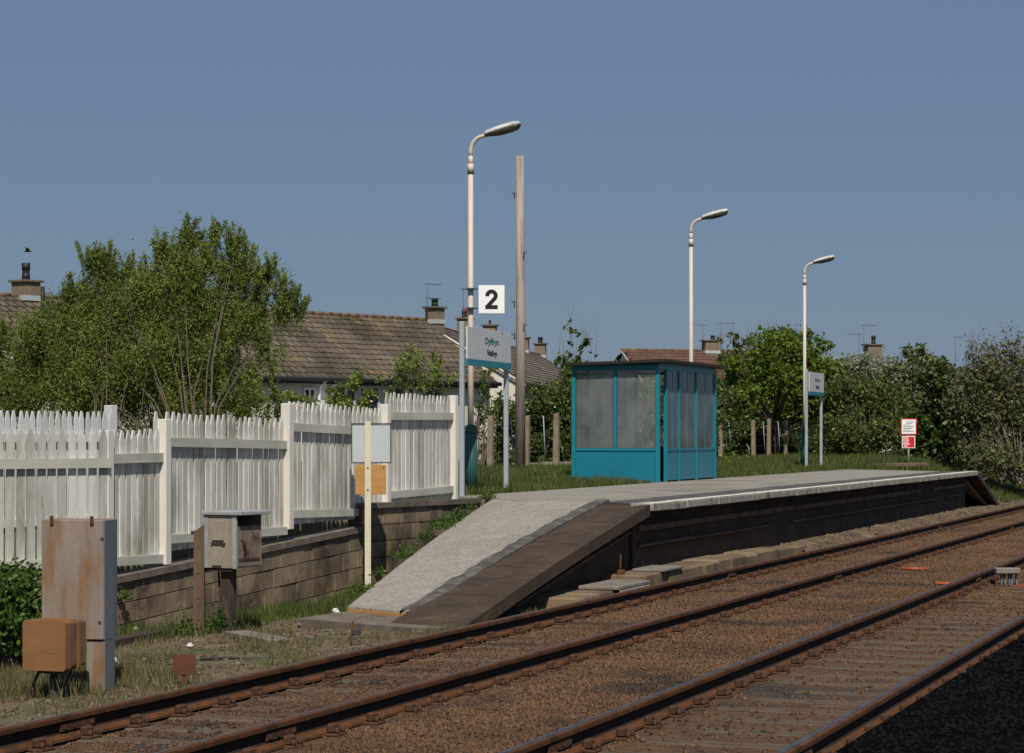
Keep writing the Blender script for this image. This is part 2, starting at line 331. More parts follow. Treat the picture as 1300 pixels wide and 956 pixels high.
def tag(o, label=None, cat=None, group=None, kind=None):
    if label: o['label'] = label
    if cat: o['category'] = cat
    if group: o['group'] = group
    if kind: o['kind'] = kind
    return o
def thing(name, label, cat, loc, rotz=0.0, group=None):
    o = bpy.data.objects.new(name, None); COL.objects.link(o)
    o.empty_display_size = .2
    o.location = loc; o.rotation_euler = (0, 0, rotz)
    return tag(o, label, cat, group)
def copy_tree(o, parent=None):
    c = o.copy(); COL.objects.link(c); c.parent = parent
    for ch in list(o.children): copy_tree(ch, c)
    return c
def text_mesh(name, body, size, mat, parent, matrix, sx=1.0, bold=0.0, depth=.0015):
    cu = bpy.data.curves.new(name, 'FONT'); cu.body = body; cu.size = size; cu.align_x = 'CENTER'; cu.align_y = 'CENTER'
    cu.extrude = depth; cu.offset = bold
    t = bpy.data.objects.new(name, cu); COL.objects.link(t)
    dg = bpy.context.evaluated_depsgraph_get()
    me = bpy.data.meshes.new_from_object(t.evaluated_get(dg))
    bpy.data.objects.remove(t); bpy.data.curves.remove(cu)
    me.transform(Matrix.Diagonal((sx, 1, 1, 1)))
    o = link_mesh(name, me, mat, parent); o.matrix_local = matrix
    return o

# ------------------------------------------------------------------ wall line (runs beside the ramp)
WD = (math.sin(R(22)), math.cos(R(22)))       # direction in (right, depth)
WE = (-.3, 36.7)                              # far end by the platform
def wt(u):      # distance back from the far end for column u
    k = (u - 650) / F
    return (WE[0] - k * WE[1]) / (WD[0] - k * WD[1])
def wp(t, off=0.0):  # world xy, off = towards the track
    r = WE[0] - WD[0] * t + off * WD[1]; d = WE[1] - WD[1] * t - off * WD[0]
    return Vector(cam2w(r, d))
def wz(u, v):
    return H - (v - HOR) * (WE[1] - WD[1] * wt(u)) / F
WALL_ROT = math.atan2((wp(0) - wp(10)).y, (wp(0) - wp(10)).x)
TA = wt(142)
# fence A turns away at 43 degrees from post A
AD = (-math.sin(R(43)), -math.cos(R(43)))
cA = (WE[0] - WD[0] * TA, WE[1] - WD[1] * TA)
def ap(s, off=0.0):
    r = cA[0] + AD[0] * s - off * AD[1]; d = cA[1] + AD[1] * s + off * AD[0]
    return Vector(cam2w(r, d))

# ------------------------------------------------------------------ ground
def sstep(a, b, x):
    t = np.clip((x - a) / (b - a), 0, 1); return t * t * (3 - 2 * t)
pE, pA = wp(0), wp(TA); pF = ap(9)
def side(px, py, a, b):   # >0 left of a->b
    return (b.x - a.x) * (py - a.y) - (b.y - a.y) * (px - a.x)
def hfun(X, Y):
    X = np.asarray(X, float); Y = np.asarray(Y, float)
    low = -.22 + 0 * X
    low = low - .10 * sstep(-9.0, -12.0, X) * (1 - sstep(26, 33, Y)) 
    # raised side: left of wall line (far->near) and of fence A line, or behind platform back
    wl = side(X, Y, pA, pE) / (pE - pA).length
    al = side(X, Y, pF, pA) / (pA - pF).length
    ramp_z = np.clip(.36 + (Y - pA.y) / (30.5 - pA.y) * .5, .36, .86)
    raised = np.where(Y < pA.y, al > .5, np.where(Y < pE.y, wl > .5, X < -12.4))
    hi = np.where(Y < 34.6, ramp_z, .90)
    hi = hi + .12 * sstep(-13.0, -15.5, X) * sstep(36, 40, Y)
    z = np.where(raised, hi, low)
    # bank beyond the far end of the platform
    bank = -.22 + 1.12 * sstep(-9.6, -13.6, X)
    z = np.where((Y > 63.5), bank + .12 * sstep(-13.0, -15.5, X), z)
    z = np.where((X > -12.4) & (Y > 34.6) & (Y <= 63.5), low, z)
    n = (np.sin(X * 3.1 + Y * 1.7) * np.sin(Y * 2.3 - X) * .5 + np.sin(X * 7.3 - Y * 5.1) * .3) * .018
    return z + n * (X < -8.9) * np.where((Y > 34) & (X > -13.0) & (Y < 64), 0, 1)
xs = np.concatenate([[-700, -300, -120, -60, -40], np.arange(-30, -9, .3), np.arange(-9, -8.2, .2), [-7, -5, -2, 2, 10, 40, 150, 400]])
ys = np.concatenate([[-100, -20, 0, 8], np.arange(12, 70, .4), np.arange(70, 140, 3), [180, 300, 600, 1200, 2500]])
GX, GY = np.meshgrid(xs, ys); GZ = hfun(GX, GY)
GZ = np.where((np.abs(GX) > 200) | (GY > 300), GZ, GZ)
V = np.stack([GX, GY, GZ], -1).reshape(-1, 3)
nx, ny = len(xs), len(ys)
ii = (np.arange(ny - 1)[:, None] * nx + np.arange(nx - 1)[None, :]).ravel()
Fi = np.stack([ii, ii + 1, ii + nx + 1, ii + nx], -1)
cx = (V[Fi[:, 0], 0] + V[Fi[:, 1], 0]) / 2; cy = (V[Fi[:, 0], 1] + V[Fi[:, 2], 1]) / 2
g = npmesh_idx('ground', V, Fi, ['ground', 'field'])
wl = side(cx, cy, pA, pE) / (pE - pA).length
isf = ((cx < -12.75) & (cy > 34.6)) | ((cy > 66) & (cx < -9.6)) | ((cx < -14) & (wl > 1)) | (np.abs(cx) > 30) | (cy > 100)
g.data.polygons.foreach_set('material_index', isf.astype(np.int32))
tag(g, kind='structure')

# ballast bed (a shallow shoulder that covers the low side)
b = MB()
prof = [(-8.62, -.30), (-8.40, -.185), (-7.3, -.172), (-6.0, -.165), (-5.3, -.165), (-3.8, -.176), (-2.75, -.18), (-2.4, -.32)]
for (p0, p1) in zip(prof[:-1], prof[1:]):
    b.add([(p0[0], 4, p0[1]), (p1[0], 4, p1[1]), (p1[0], 240, p1[1]), (p0[0], 240, p0[1])], [(0, 1, 2, 3)])
tag(b.build('track_bed', 'bed', fixn=False), kind='structure')
b = MB(); b.add([(-2.98, 4, -.11), (6, 4, -.11), (6, 120, -.11), (-2.98, 120, -.11), (-2.98, 4, -.3), (-2.98, 120, -.3)], [(0, 1, 2, 3), (4, 0, 3, 5)])  # ground sheet with the shade put into its colour
tag(b.build('shade_sheet', 'shade_ground', fixn=False), kind='structure')

# ------------------------------------------------------------------ rails
RX = [-8.02, -6.53, -4.63, -3.09]
def rail(x, y0, y1, label, shine=1):
    t = thing('rail', label, 'rail', (x, y0, 0), 0, 'running rails of the two tracks')
    half = [(.035, 0), (.037, -.010), (.036, -.034), (.010, -.044), (.008, -.105), (.022, -.118), (.068, -.140), (.072, -.158)]
    pts = [(a, z) for a, z in half] + [(-a, z) for a, z in half[::-1]]
    m = MB(); m.prism(pts, 'y', 0, y1 - y0)
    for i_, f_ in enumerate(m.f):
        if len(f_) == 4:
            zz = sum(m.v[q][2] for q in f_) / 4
            if -.112 < zz < -.036: m.mi[i_] = 1  # web faces take the painted shade colour
    m.build('rail_body', ['rust', 'web_shade'], t)
    m = MB(); m.box((-.031 if shine < 1 else -.034, 0, .0005), (-.006 if shine < 1 else .004, y1 - y0, .0025))
    m.build('running_surface', 'railtop' if shine > .6 else 'railtop_dull', t)
    # fishplates at joints
    k = 0; y = 6.3
    while y < y1 - y0 and k < 6:
        m = MB()
        for s in (-1, 1):
            m.cbox((s * .010, y - .23, -.105), (s * .028, y + .23, -.052), .004)
            for q in (-.18, -.06, .06, .18): m.cbox((s * .028, y + q - .012, -.09), (s * .040, y + q + .012, -.068), .003)
        m.build('fishplate', 'rust_dark', t); y += 18.3; k += 1
    return t
rail(RX[0], 8, 200, 'rusty running rail closest to the platform wall', .5)
rail(RX[1], 8, 200, 'dull brown running rail, second out from the platform', .5)
rail(RX[2], 8, 200, 'rusty rail with pale polished top, third out from the platform')
rail(RX[3], 8, 200, 'bright topped rail farthest from the platform, beside ground painted as shade')

# ------------------------------------------------------------------ sleepers
def make_sleeper(xc, gap, mat, label, group):
    t = thing('sleeper', label, 'sleeper', (xc, 0, -.17), 0, group)
    m = MB(); m.cbox((-1.28, -.125, -.13), (1.28, .125, 0), .012)
    m.build('timber', mat, t)
    for s in (-1, 1):
        x = s * gap / 2
        m = MB()
        m.cbox((x - .17, -.085, .0), (x + .17, .085, .020), .006)
        for q in (-1, 1):
            m.cbox((x + q * .070, -.055, .018), (x + q * .125, .055, .082), .012)
            for yy in (-.05, .05): m.tube([(x + q * .150, yy, .015), (x + q * .150, yy, .058)], .017, 6)
        m.build('rail_chair', 'rust_dark', t)
    return t
def lay(xc, gap, y0, y1, mat, label, group):
    s0 = make_sleeper(xc, gap, mat, label, group); y = y0; k = 0
    while y < y1:
        o = s0 if k == 0 else copy_tree(s0)
        o.location = (xc + random.uniform(-.03, .03), y, -.17 + random.uniform(-.004, .004)); o.rotation_euler = (0, 0, R(random.uniform(-.8, .8)))
        y += .68 + random.uniform(-.03, .03); k += 1
lay((RX[0] + RX[1]) / 2, RX[1] - RX[0], 13, 70, 'sleeper', 'brown timber sleeper with rusty chairs under the track beside the platform', 'sleepers under the platform-side track')
lay((RX[2] + RX[3]) / 2, RX[3] - RX[2], 12, 42, 'sleeper_pale', 'bleached timber sleeper with rusty chairs under the track away from the platform', 'sleepers under the far-side track')

# ballast stones
def stones(name, n, xr, yr, zf, smin, smax, mat, keep=None):
    x = rng.uniform(*xr, n); u = rng.random(n) ** 1.6
    y = yr[0] + (yr[1] - yr[0]) * u
    if keep is not None:
        k = keep(x, y); x, y = x[k], y[k]
    n = len(x)
    s = rng.uniform(smin, smax, n) * (1 + (y - yr[0]) / 60)
    z = zf(x, y) + s * .15
    base = np.array([[1, 0, 0], [-1, 0, 0], [0, 1, 0], [0, -1, 0], [0, 0, .75], [0, 0, -.7], ], float)
    jit = rng.uniform(.6, 1.25, (n, 6, 1))
    V = base[None] * jit * s[:, None, None]
    V += rng.normal(0, .22, (n, 6, 3)) * s[:, None, None]
    th = rng.uniform(0, 6.28, n); c, sn = np.cos(th), np.sin(th)
    X = V[..., 0] * c[:, None] - V[..., 1] * sn[:, None]; Y = V[..., 0] * sn[:, None] + V[..., 1] * c[:, None]
    V = np.stack([X + x[:, None], Y + y[:, None], V[..., 2] + z[:, None]], -1)
    f = np.array([[0, 2, 4], [2, 1, 4], [1, 3, 4], [3, 0, 4], [2, 0, 5], [1, 2, 5], [3, 1, 5], [0, 3, 5]])
    Fi = (f[None] + (np.arange(n) * 6)[:, None, None]).reshape(-1, 3)
    return tag(npmesh_idx(name, V.reshape(-1, 3), Fi, mat), kind='stuff')
def bedz(x, y): return np.interp(x, [p[0] for p in prof], [p[1] for p in prof])
def offrail(x, y):
    k = np.ones(len(x), bool)
    for rx in RX: k &= np.abs(x - rx) > .09
    # patches where sleepers show: fewer stones between rails
    for a, c in ((RX[0], RX[1]), (RX[2], RX[3])):
        inside = (x > a - .25) & (x < c + .25)
        pat = np.sin(y * .9 + x * 2.1 + 1.3) * .5 + np.sin(y * 2.3 - x * 1.7) * .3
        if a < -6: den = np.clip(.40 + (y - 20) * .12 + pat * .3, .25, .95)
        else: den = np.clip(.22 + (y - 27) * .05 + pat * .22, .10, .85)
        k &= ~inside | (rng.random(len(x)) < den)
    return k
tag(stones('ballast', 230000, (-8.55, -2.6), (12, 75), bedz, .009, .024, 'stone', offrail), 'brown stone ballast heaped between and around the rails')
def lowk(x, y):
    return (side(x, y, pA, pE) / (pE - pA).length < -.1) & (side(x, y, pF, pA) / (pA - pF).length < -.1) | ((x > -9.0) & (y < 64))
tag(stones('cess_stones', 9000, (-13.5, -8.4), (13, 34), hfun, .010, .030, 'pebble', lowk), 'loose pale stones on the ground by the blockwork wall')
tag(stones('footing_stones', 9000, (-9.1, -8.35), (40.5, 68), lambda x, y: np.interp(x, [-9.12, -8.85, -8.62, -8.42], [-.02, -.05, -.13, -.19]), .012, .030, 'pebble'), 'loose stones and rubble banked against the far platform wall')
tag(stones('shade_stones', 14000, (-2.95, -.4), (11, 40), lambda x, y: -.11 + 0 * x, .012, .030, 'shade_stone'), 'ballast stones coloured black as painted shade right of the last rail')
tag(stones('far_cess_stones', 5000, (-10.6, -8.4), (66, 110), hfun, .015, .035, 'pebble'), 'loose stones on the bank foot past the platform end')

# ------------------------------------------------------------------ platform
PX0, PX1 = -12.75, -8.80
pf = thing('station_platform', 'long railway platform with worn tarmac top, pale edge and gravelled end ramp', 'platform', (0, 0, 0))
Y0, Y1 = 31.4, 62.2
b = MB()   # tarmac with skewed near edge
top = [(-9.75, 32.25), (-9.75, Y1), (PX0, Y1 + 3.0), (PX0, 34.4), (-12.05, 33.95), (-11.3, 32.85)]
b.prism(top, 'z', P - .12, P)
b.build('tarmac_surface', 'asphalt', pf)
b = MB(); b.prism([(-9.12, 31.52), (-9.12, Y1), (-9.75, Y1), (-9.75, 32.12)], 'z', P - .12, P + .002)
b.build('patched_strip', 'asphalt_dark', pf)
b = MB(); y = Y0
sl = 0
while y < Y1 - .05:
    L = min(.91, Y1 - y); dz = random.uniform(-.004, .004); dx = random.uniform(-.008, .008)
    b.cbox((-9.12, y + .004, P - .10 + dz), (PX1 + dx, y + L - .004, P + .006 + dz), .01); y += L
b.build('coping', 'edge_stone', pf)
b = MB(); y = Y0
while y < Y1 - .05:
    L = min(.91, Y1 - y)
    b.box((-8.985, y + .01, P + .0105), (PX1 - .012, y + L - .01, P + .013)); y += L
w = b.build('painted_edge_line', 'edge_white', pf)
# retaining wall of the platform
b = MB()
b.box((-9.35, 31.45, -.3), (-9.10, Y1 - .2, .80))
b.build('retaining_wall', 'plat_wall', pf)
b = MB()
for z, hb, skip in ((.585, .042, .06), (.345, .016, .30)):
    y = 31.6
    while y < Y1 - .6:
        L = random.uniform(1.0, 2.2); L = min(L, Y1 - .3 - y)
        if random.random() > skip: b.cbox((-9.2, y, z - hb), (-9.02 - random.uniform(0, .035), y + L - .01, z + hb + random.uniform(-.006, .004)), .008)
        y += L
b.build('wall_band', 'band', pf)
b = MB(); y = 27.2
while y < 42.5:
    L = random.uniform(.7, 1.15)
    zt = .03 + random.uniform(-.012, .012) - (.10 if y < 29.5 else 0)
    fr_ = max(0, min(1, (y - 36) / 5)); b.cbox((-9.3, y, -.32), (-8.52 - .25 * fr_ + random.uniform(-.03, .02), y + L - .012, zt - .07 * fr_), .018); y += L
b.build('foot_ledge', 'ledge', pf)
b = MB(); ys_ = np.arange(40.5, 68, .45)
for y0, y1 in zip(ys_[:-1], ys_[1:]):
    f = lambda y, o: .025 * math.sin(y * 2.3 + o) + .018 * math.sin(y * 5.1 + o * 2)
    for (xa, za, oa), (xb, zb2, ob) in (((-9.12, -.02, 0), (-8.85, -.05, 1)), ((-8.85, -.05, 1), (-8.62, -.13, 2)), ((-8.62, -.13, 2), (-8.42, -.19, 3))):
        b.add([(xa, y0, za + f(y0, oa)), (xb, y0, zb2 + f(y0, ob)), (xb, y1, zb2 + f(y1, ob)), (xa, y1, za + f(y1, oa))], [(0, 1, 2, 3)])
b.build('rubble_footing', 'rubble', pf, fixn=False)
# pale lids near the ramp
b = MB()
b.cbox((-8.95, 28.5, -.06), (-8.42, 29.9, -.01), .01); b.build('trough_lid', 'slab', pf)
b = MB(); b.cbox((-8.95, 30.9, .035), (-8.5, 31.9, .075), .01); b.build('trough_lid', 'slab', pf)
b = MB(); b.cbox((-8.44, 28.55, -.30), (-8.40, 29.85, -.062), .01); b.build('trough_side', 'slab', pf)
# near ramp: sloping slab, outer edge stone, tar strip
def rz(y, off=0): return None
yb = 25.3; zb = -.13
inner_top, inner_bot = Vector((-9.80, 32.3, P)), Vector((-9.78, yb - .15, zb))
left_top, left_bot = Vector((-11.95, 33.9, P)), Vector((-10.88, yb + .45, zb))
b = MB()
n = 14
grid_lo, grid_hi = [], []
for i in range(n + 1):
    s = i / n
    pts = []
    for j in range(5):
        q = j / 4
        a = inner_bot.lerp(left_bot, q); c = inner_top.lerp(left_top, q)
        if q > 0: c = Vector((-9.80, 32.3, P)).lerp(Vector((-11.3, 32.85, P)), min(1, q / .7)) if q <= .7 else Vector((-11.3, 32.85, P)).lerp(left_top, (q - .7) / .3)
        p = a.lerp(c, s); p.z = zb + (P - zb) * (s + .045 * math.sin(math.pi * s)) 
        pts.append(p)
    grid_hi.append(pts)
vs = [p for r_ in grid_hi for p in r_]
fs = [(i * 5 + j, i * 5 + j + 1, (i + 1) * 5 + j + 1, (i + 1) * 5 + j) for i in range(n) for j in range(4)]
b.add(vs, fs)
# skirts
edge = [0, 1, 2, 3, 4] + [i * 5 + 4 for i in range(1, n + 1)] + [n * 5 + 3, n * 5 + 2, n * 5 + 1, n * 5] + [i * 5 for i in range(n - 1, 0, -1)]
m = len(edge); lo = [(vs[e].x, vs[e].y, max(-.5, min(vs[e].z - .12, vs[e].z - .12))) for e in edge]; hi = [vs[e] for e in edge]
b.add(list(hi) + lo, [(i, (i + 1) % m, m + (i + 1) % m, m + i) for i in range(m)])
rs = b.build('ramp_surface', 'gravel_ramp', pf)
b = MB()     # fill below the ramp surface
b.add([(-9.85, yb, -.4), (-10.8, yb + .5, -.4), (-11.85, 33.8, -.4), (-9.85, 32.6, -.4), (-9.85, yb, -.20), (-10.8, yb + .5, -.20), (-11.85, 33.8, .8), (-9.85, 32.2, .8)],
      [(0, 1, 2, 3), (4, 7, 6, 5), (0, 4, 5, 1), (1, 5, 6, 2), (2, 6, 7, 3), (3, 7, 4, 0)])
b.build('ramp_fill', 'block', pf)
b = MB(); e0, e1 = left_bot + Vector((.02, -.012, -.035)), inner_bot + Vector((-.02, -.012, -.035))
b.hexa([e1 + Vector((0, -.02, -.02)), e0 + Vector((0, -.02, -.02)), e0 + Vector((0, .03, -.02)), e1 + Vector((0, .03, -.02))],
       [e1 + Vector((0, -.02, .012)), e0 + Vector((0, -.02, .012)), e0 + Vector((0, .03, .012)), e1 + Vector((0, .03, .012))])
b.build('toe_batten', 'ply', pf)
# outer brown edge stones (five long slabs), slope y 24 -> 31.4
def eslope(s): return -.20 + (P + .20) * s + .035 * math.sin(math.pi * s)
b = MB(); NS = 5
for k in range(NS):
    s0, s1 = k / NS + .0015, (k + 1) / NS - .0015
    lo, hi = [], []
    def pt(s, q, dz):
        x = -8.82 - q * .96 if s < 1 else -8.82 - q * .96
        y = 23.9 + (31.35 - 23.9) * s + q * (.35 + .6 * s)
        return (x, y, eslope(s) + dz)
    sub = 3
    for i in range(sub):
        a0, a1 = s0 + (s1 - s0) * i / sub, s0 + (s1 - s0) * (i + 1) / sub
        b.hexa([pt(a0, 0, -.15), pt(a1, 0, -.15), pt(a1, 1, -.15), pt(a0, 1, -.15)], [pt(a0, 0, 0), pt(a1, 0, 0), pt(a1, 1, .004), pt(a0, 1, .004)])
b.build('ramp_edge_stone', 'brown_stone', pf)
# tar strip
b = MB(); n = 40
def tp(i, q):
    s = i / n; y = yb - .35 + (32.35 - yb + .35) * s
    wob = .03 * math.sin(i * 1.7) + .025 * math.sin(i * .9 + 1)
    x = -9.70 - q * (.20 + .012 * math.sin(i * 2.3)) - (wob * .5 if q else wob * .1)
    zz = zb + (P - zb) * (s + .045 * math.sin(math.pi * s)) + .035 + (.012 if q == .5 else 0)
    return (x, y, zz)
for i in range(n):
    for q0, q1 in ((0, .5), (.5, 1)):
        b.add([tp(i, q0), tp(i + 1, q0), tp(i + 1, q1), tp(i, q1)], [(0, 1, 2, 3)])
    b.add([tp(i, 0), tp(i + 1, 0), (tp(i + 1, 0)[0], tp(i + 1, 0)[1], tp(i + 1, 0)[2] - .05), (tp(i, 0)[0], tp(i, 0)[1], tp(i, 0)[2] - .05)], [(0, 1, 2, 3)])
    b.add([tp(i, 1), tp(i + 1, 1), (tp(i + 1, 1)[0], tp(i + 1, 1)[1], tp(i + 1, 1)[2] - .05), (tp(i, 1)[0], tp(i, 1)[1], tp(i, 1)[2] - .05)], [(0, 1, 2, 3)])
b.build('tar_joint', 'tar', pf, fixn=False)
# wall under the ramp edge + slanting beam
b = MB()
b.add([(-9.15, 25.3, -.3), (-9.15, 31.5, -.3), (-9.15, 31.5, .78), (-9.15, 25.3, -.16), (-9.5, 25.3, -.3), (-9.5, 31.5, -.3), (-9.5, 31.5, .78), (-9.5, 25.3, -.16)],
      [(0, 1, 2, 3), (4, 7, 6, 5), (3, 2, 6, 7), (0, 4, 5, 1), (1, 5, 6, 2), (0, 3, 7, 4)])
b.build('ramp_side_wall', 'plat_wall', pf)
b = MB()
for i in range(6):
    y0, y1 = 26.6 + i * .8, 27.38 + i * .8
    b.hexa([(-9.16, y0, eslope((y0 - 23.9) / 7.45) - .40), (-9.10, y0, eslope((y0 - 23.9) / 7.45) - .40), (-9.10, y1, eslope((y1 - 23.9) / 7.45) - .40), (-9.16, y1, eslope((y1 - 23.9) / 7.45) - .40)],
           [(-9.16, y0, eslope((y0 - 23.9) / 7.45) - .37), (-9.10, y0, eslope((y0 - 23.9) / 7.45) - .37), (-9.10, y1, eslope((y1 - 23.9) / 7.45) - .37), (-9.16, y1, eslope((y1 - 23.9) / 7.45) - .37)])
b.build('slanting_band', 'band', pf)
# far end: steep ramp
b = MB()
b.hexa([(-12.7, Y1, P - .12), (-8.8, Y1, P - .12), (-8.8, 67.0, -.30), (-12.7, 68.0, -.30)], [(-12.7, Y1, P), (-8.8, Y1, P), (-8.8, 67.0, -.18), (-12.7, 68.0, -.18)])
b.build('far_end_slope', 'plat_wall', pf)
b = MB()
b.hexa([(-9.2, Y1 - .9, .70), (-9.0, Y1 - .9, .70), (-9.0, 66.2, -.28), (-9.2, 66.2, -.28)], [(-9.2, Y1 - .9, .86 - .1), (-9.0, Y1 - .9, .76), (-9.0, 66.2, -.16), (-9.2, 66.2, -.16)])
b.build('far_end_beam', 'band', pf)
b = MB(); b.box((-12.6, 40, -.3), (-9.4, 62, .78)); b.build('platform_core', 'mortar', pf)
# concrete slab at ramp toe
b = MB(); b.prism([(-11.0, 24.6), (-9.2, 23.7), (-8.85, 24.3), (-9.6, 25.6), (-10.9, 26.0)], 'z', -.4, -.185)
tag(b.build('concrete_slab', 'coping'), 'dark cracked concrete slab at the toe of the ramp', 'concrete slab')
# edging kerb at the far back of the platform
k0 = at(1098, 72, z=0); k1 = at(1176, 75.5, z=0)
t = thing('edging_kerb', 'low concrete edging lying along the back of the platform below the red sign', 'kerb', (k0.x, k0.y, .88), math.atan2(k1.y - k0.y, k1.x - k0.x))
b = MB(); L = (k1 - k0).length
for i in range(4): b.cbox((L * i / 4, -.1, 0), (L * (i + 1) / 4 - .02, .1, .11), .01)
b.build('kerb_stones', 'ledge', t)

# ------------------------------------------------------------------ blockwork wall
def blockwall(name, label, u0, v0, u1, v1, zbot, ncourse, course, off=0.0, thick=.22, cap_over=.035):
    t0, t1 = wt(u0), wt(u1)      # t0 > t1 ; u0 near
    z0, z1 = wz(u0, v0), wz(u1, v1)
    o = wp(t0, off); L = t0 - t1
    th = thing(name, label, 'wall', (o.x, o.y, 0), WALL_ROT)
    cap = .075
    def zl(x): return z0 + (z1 - z0) * x / L
    m = MB(); x = 0
    while x < L - .01:      # coping stones
        l = min(random.uniform(.8, 1.0), L - x)
        m.hexa([(x, cap_over * -1 - .0, zl(x) - cap), (x + l - .006, -cap_over, zl(x + l) - cap), (x + l - .006, thick + .03, zl(x + l) - cap), (x, thick + .03, zl(x) - cap)],
               [(x, -cap_over, zl(x)), (x + l - .006, -cap_over, zl(x + l)), (x + l - .006, thick + .03, zl(x + l)), (x, thick + .03, zl(x))]); x += l
    m.build('coping', 'coping', th)
    m = MB()
    m.hexa([(0, .012, zbot - .3), (L, .012, zbot - .3), (L, thick, zbot - .3), (0, thick, zbot - .3)], [(0, .012, zl(0) - cap - .002), (L, .012, zl(L) - cap - .002), (L, thick, zl(L) - cap - .002), (0, thick, zl(0) - cap - .002)])
    m.build('mortar_core', 'mortar', th)
    m = MB()
    for c in range(ncourse):
        x = -random.uniform(0, .3) if c % 2 else 0
        while x < L:
            l = .44 if random.random() < .55 else .22
            a, e = max(0, x), min(L, x + l - .012)
            if e - a > .04:
                zt0, zt1 = zl(a) - cap - .006 - c * course, zl(e) - cap - .006 - c * course
                dy = random.uniform(-.008, .006)
                m.hexa([(a, dy, zt0 - course + .014), (e, dy, zt1 - course + .014), (e, .1, zt1 - course + .014), (a, .1, zt0 - course + .014)],
                       [(a, dy, zt0), (e, dy, zt1), (e, .1, zt1), (a, .1, zt0)])
            x += l
    m.build('blocks', 'block', th)
    return th
# near (lower) length, far (upper) length: local +x runs away from camera, -y is the track side
blockwall('block_wall', 'long low stained blockwork wall under the stepped white fence', 118, 738, 463, 667.5, -.3, 4, .235)
blockwall('block_wall', 'higher end length of blockwork wall running down beside the ramp', 459, 639, 628, 631.5, -.3, 6, .225, off=.012)

# ------------------------------------------------------------------ picket fences
def picket(m, x, w, z0, z1, y, th=.020, point=.115):
    z1 += random.uniform(-.012, .012); x += random.uniform(-.006, .006); ln = random.uniform(-.014, .014)
    out = [(x - w / 2, z0), (x + w / 2, z0), (x + w / 2 + ln, z1 - point), (x + w * .14 + ln, z1), (x - w * .14 + ln, z1), (x - w / 2 + ln, z1 - point)]
    m.prism(out, 'y', y - th / 2, y + th / 2)
def bay(root, x0, x1, ztop0, ztop1, zr0, zr1, zb0, zb1, zpb0, zpb1, pitch=.132, mat='white', face=-1, w=.095):
    """x range along fence; tops, top rail top, bottom rail top, picket bottoms at both ends. rails on the -y (track) side"""
    L = x1 - x0; n = max(1, round(L / pitch)); m = MB()
    lerp = lambda a, c, q: a + (c - a) * q
    for i in range(n):
        q = (i + .5) / n
        picket(m, x0 + L * q, w, lerp(zpb0, zpb1, q), lerp(ztop0, ztop1, q), 0)
    m.build('picket_panel', mat, root)
    for (a, c, hh) in ((zr0, zr1, .105), (zb0, zb1, .10)):
        m = MB(); y0, y1 = face * .012, face * .062
        y0, y1 = min(y0, y1), max(y0, y1)
        m.hexa([(x0, y0, a - hh), (x1, y0, c - hh), (x1, y1, c - hh), (x0, y1, a - hh)], [(x0, y0, a), (x1, y0, c), (x1, y1, c), (x0, y1, a)])
        m.build('rail', 'rail_paint' if mat == 'white' else mat, root)
def fpost(root, x, z0, z1, w=.115, mat='post_paint', y=-.03):
    m = MB(); m.cbox((x - w / 2, y - w / 2, z0), (x + w / 2, y + w / 2, z1), .006)
    m.build('post', mat, root)
OFF = -.10        # fence stands on the wall, slightly behind its face
fo = wp(TA, OFF)
fence = thing('picket_fence', 'white picket fence stepping up along the top of the blockwork wall', 'fence', (fo.x, fo.y, 0), WALL_ROT)
def fx(u): return TA - wt(u)
X = {k: fx(u) for k, u in dict(A=142, B=215, C=371, D=495, E=581).items()}
fpost(fence, X['A'], wz(142, 722), wz(142, 546), .125)
fpost(fence, X['B'], wz(215, 717), wz(215, 532), .125)
fpost(fence, X['C'], wz(371, 672), wz(371, 512), .125)
fpost(fence, X['D'], wz(495, 639), wz(495, 513), .125)
fpost(fence, X['E'], wz(581, 634), wz(581, 502), .115)
def bayu(u0, u1, k0, k1, top, rl, bt, pb, **kw):
    bay(fence, X[k0] + .05, X[k1] - .05, wz(u0, top[0]), wz(u1, top[1]), wz(u0, rl[0]), wz(u1, rl[1]), wz(u0, bt[0]), wz(u1, bt[1]), wz(u0, pb[0]), wz(u1, pb[1]), **kw)
bayu(153, 205, 'A', 'B', (546, 545), (576.5, 575), (707, 704.5), (716, 709), pitch=.135)
bayu(224, 365, 'B', 'C', (523, 532), (555.5, 559.5), (679, 669), (700, 680), pitch=.135)
bayu(380, 490, 'C', 'D', (509, 519), (537, 544), (647.5, 645), (666, 656), pitch=.135)
bayu(500, 575, 'D', 'E', (498, 503), (523.5, 524), (624, 617), (636, 631), pitch=.135)
m = MB()   # taller first pickets beside posts
picket(m, X['B'] - .09, .085, wz(205, 705), wz(205, 523), .03); m.build('picket_panel', 'white', fence)
# angled bay at the left
o = ap(0, 0)
rotA = math.atan2((ap(0) - ap(5)).y, (ap(0) - ap(5)).x)
fa = thing('picket_fence', 'nearest bay of white picket fence angled out behind the tall grey cabinet', 'fence', (o.x, o.y, 0), rotA)
zt, zrl, zb_ = H - (545 - HOR) * 26.2 / F, H - (582 - HOR) * 26.2 / F, H - (708 - HOR) * 26.2 / F
bay(fa, -4.4, -.06, zt, zt, zrl, zrl, zb_, zb_, zb_ - .1, zb_ - .1, pitch=.135, w=.099)
fpost(fa, -2.35, .1, zt + .02)
# wall below the angled bay
b = MB(); b.cbox((-4.6, -.05, -.5), (0, .16, zb_ - .12), .01)
tw = thing('block_wall', 'short dark wall below the angled fence bay, hidden by the hedge', 'wall', (o.x, o.y, 0), rotA); b.build('blocks', 'block', tw)
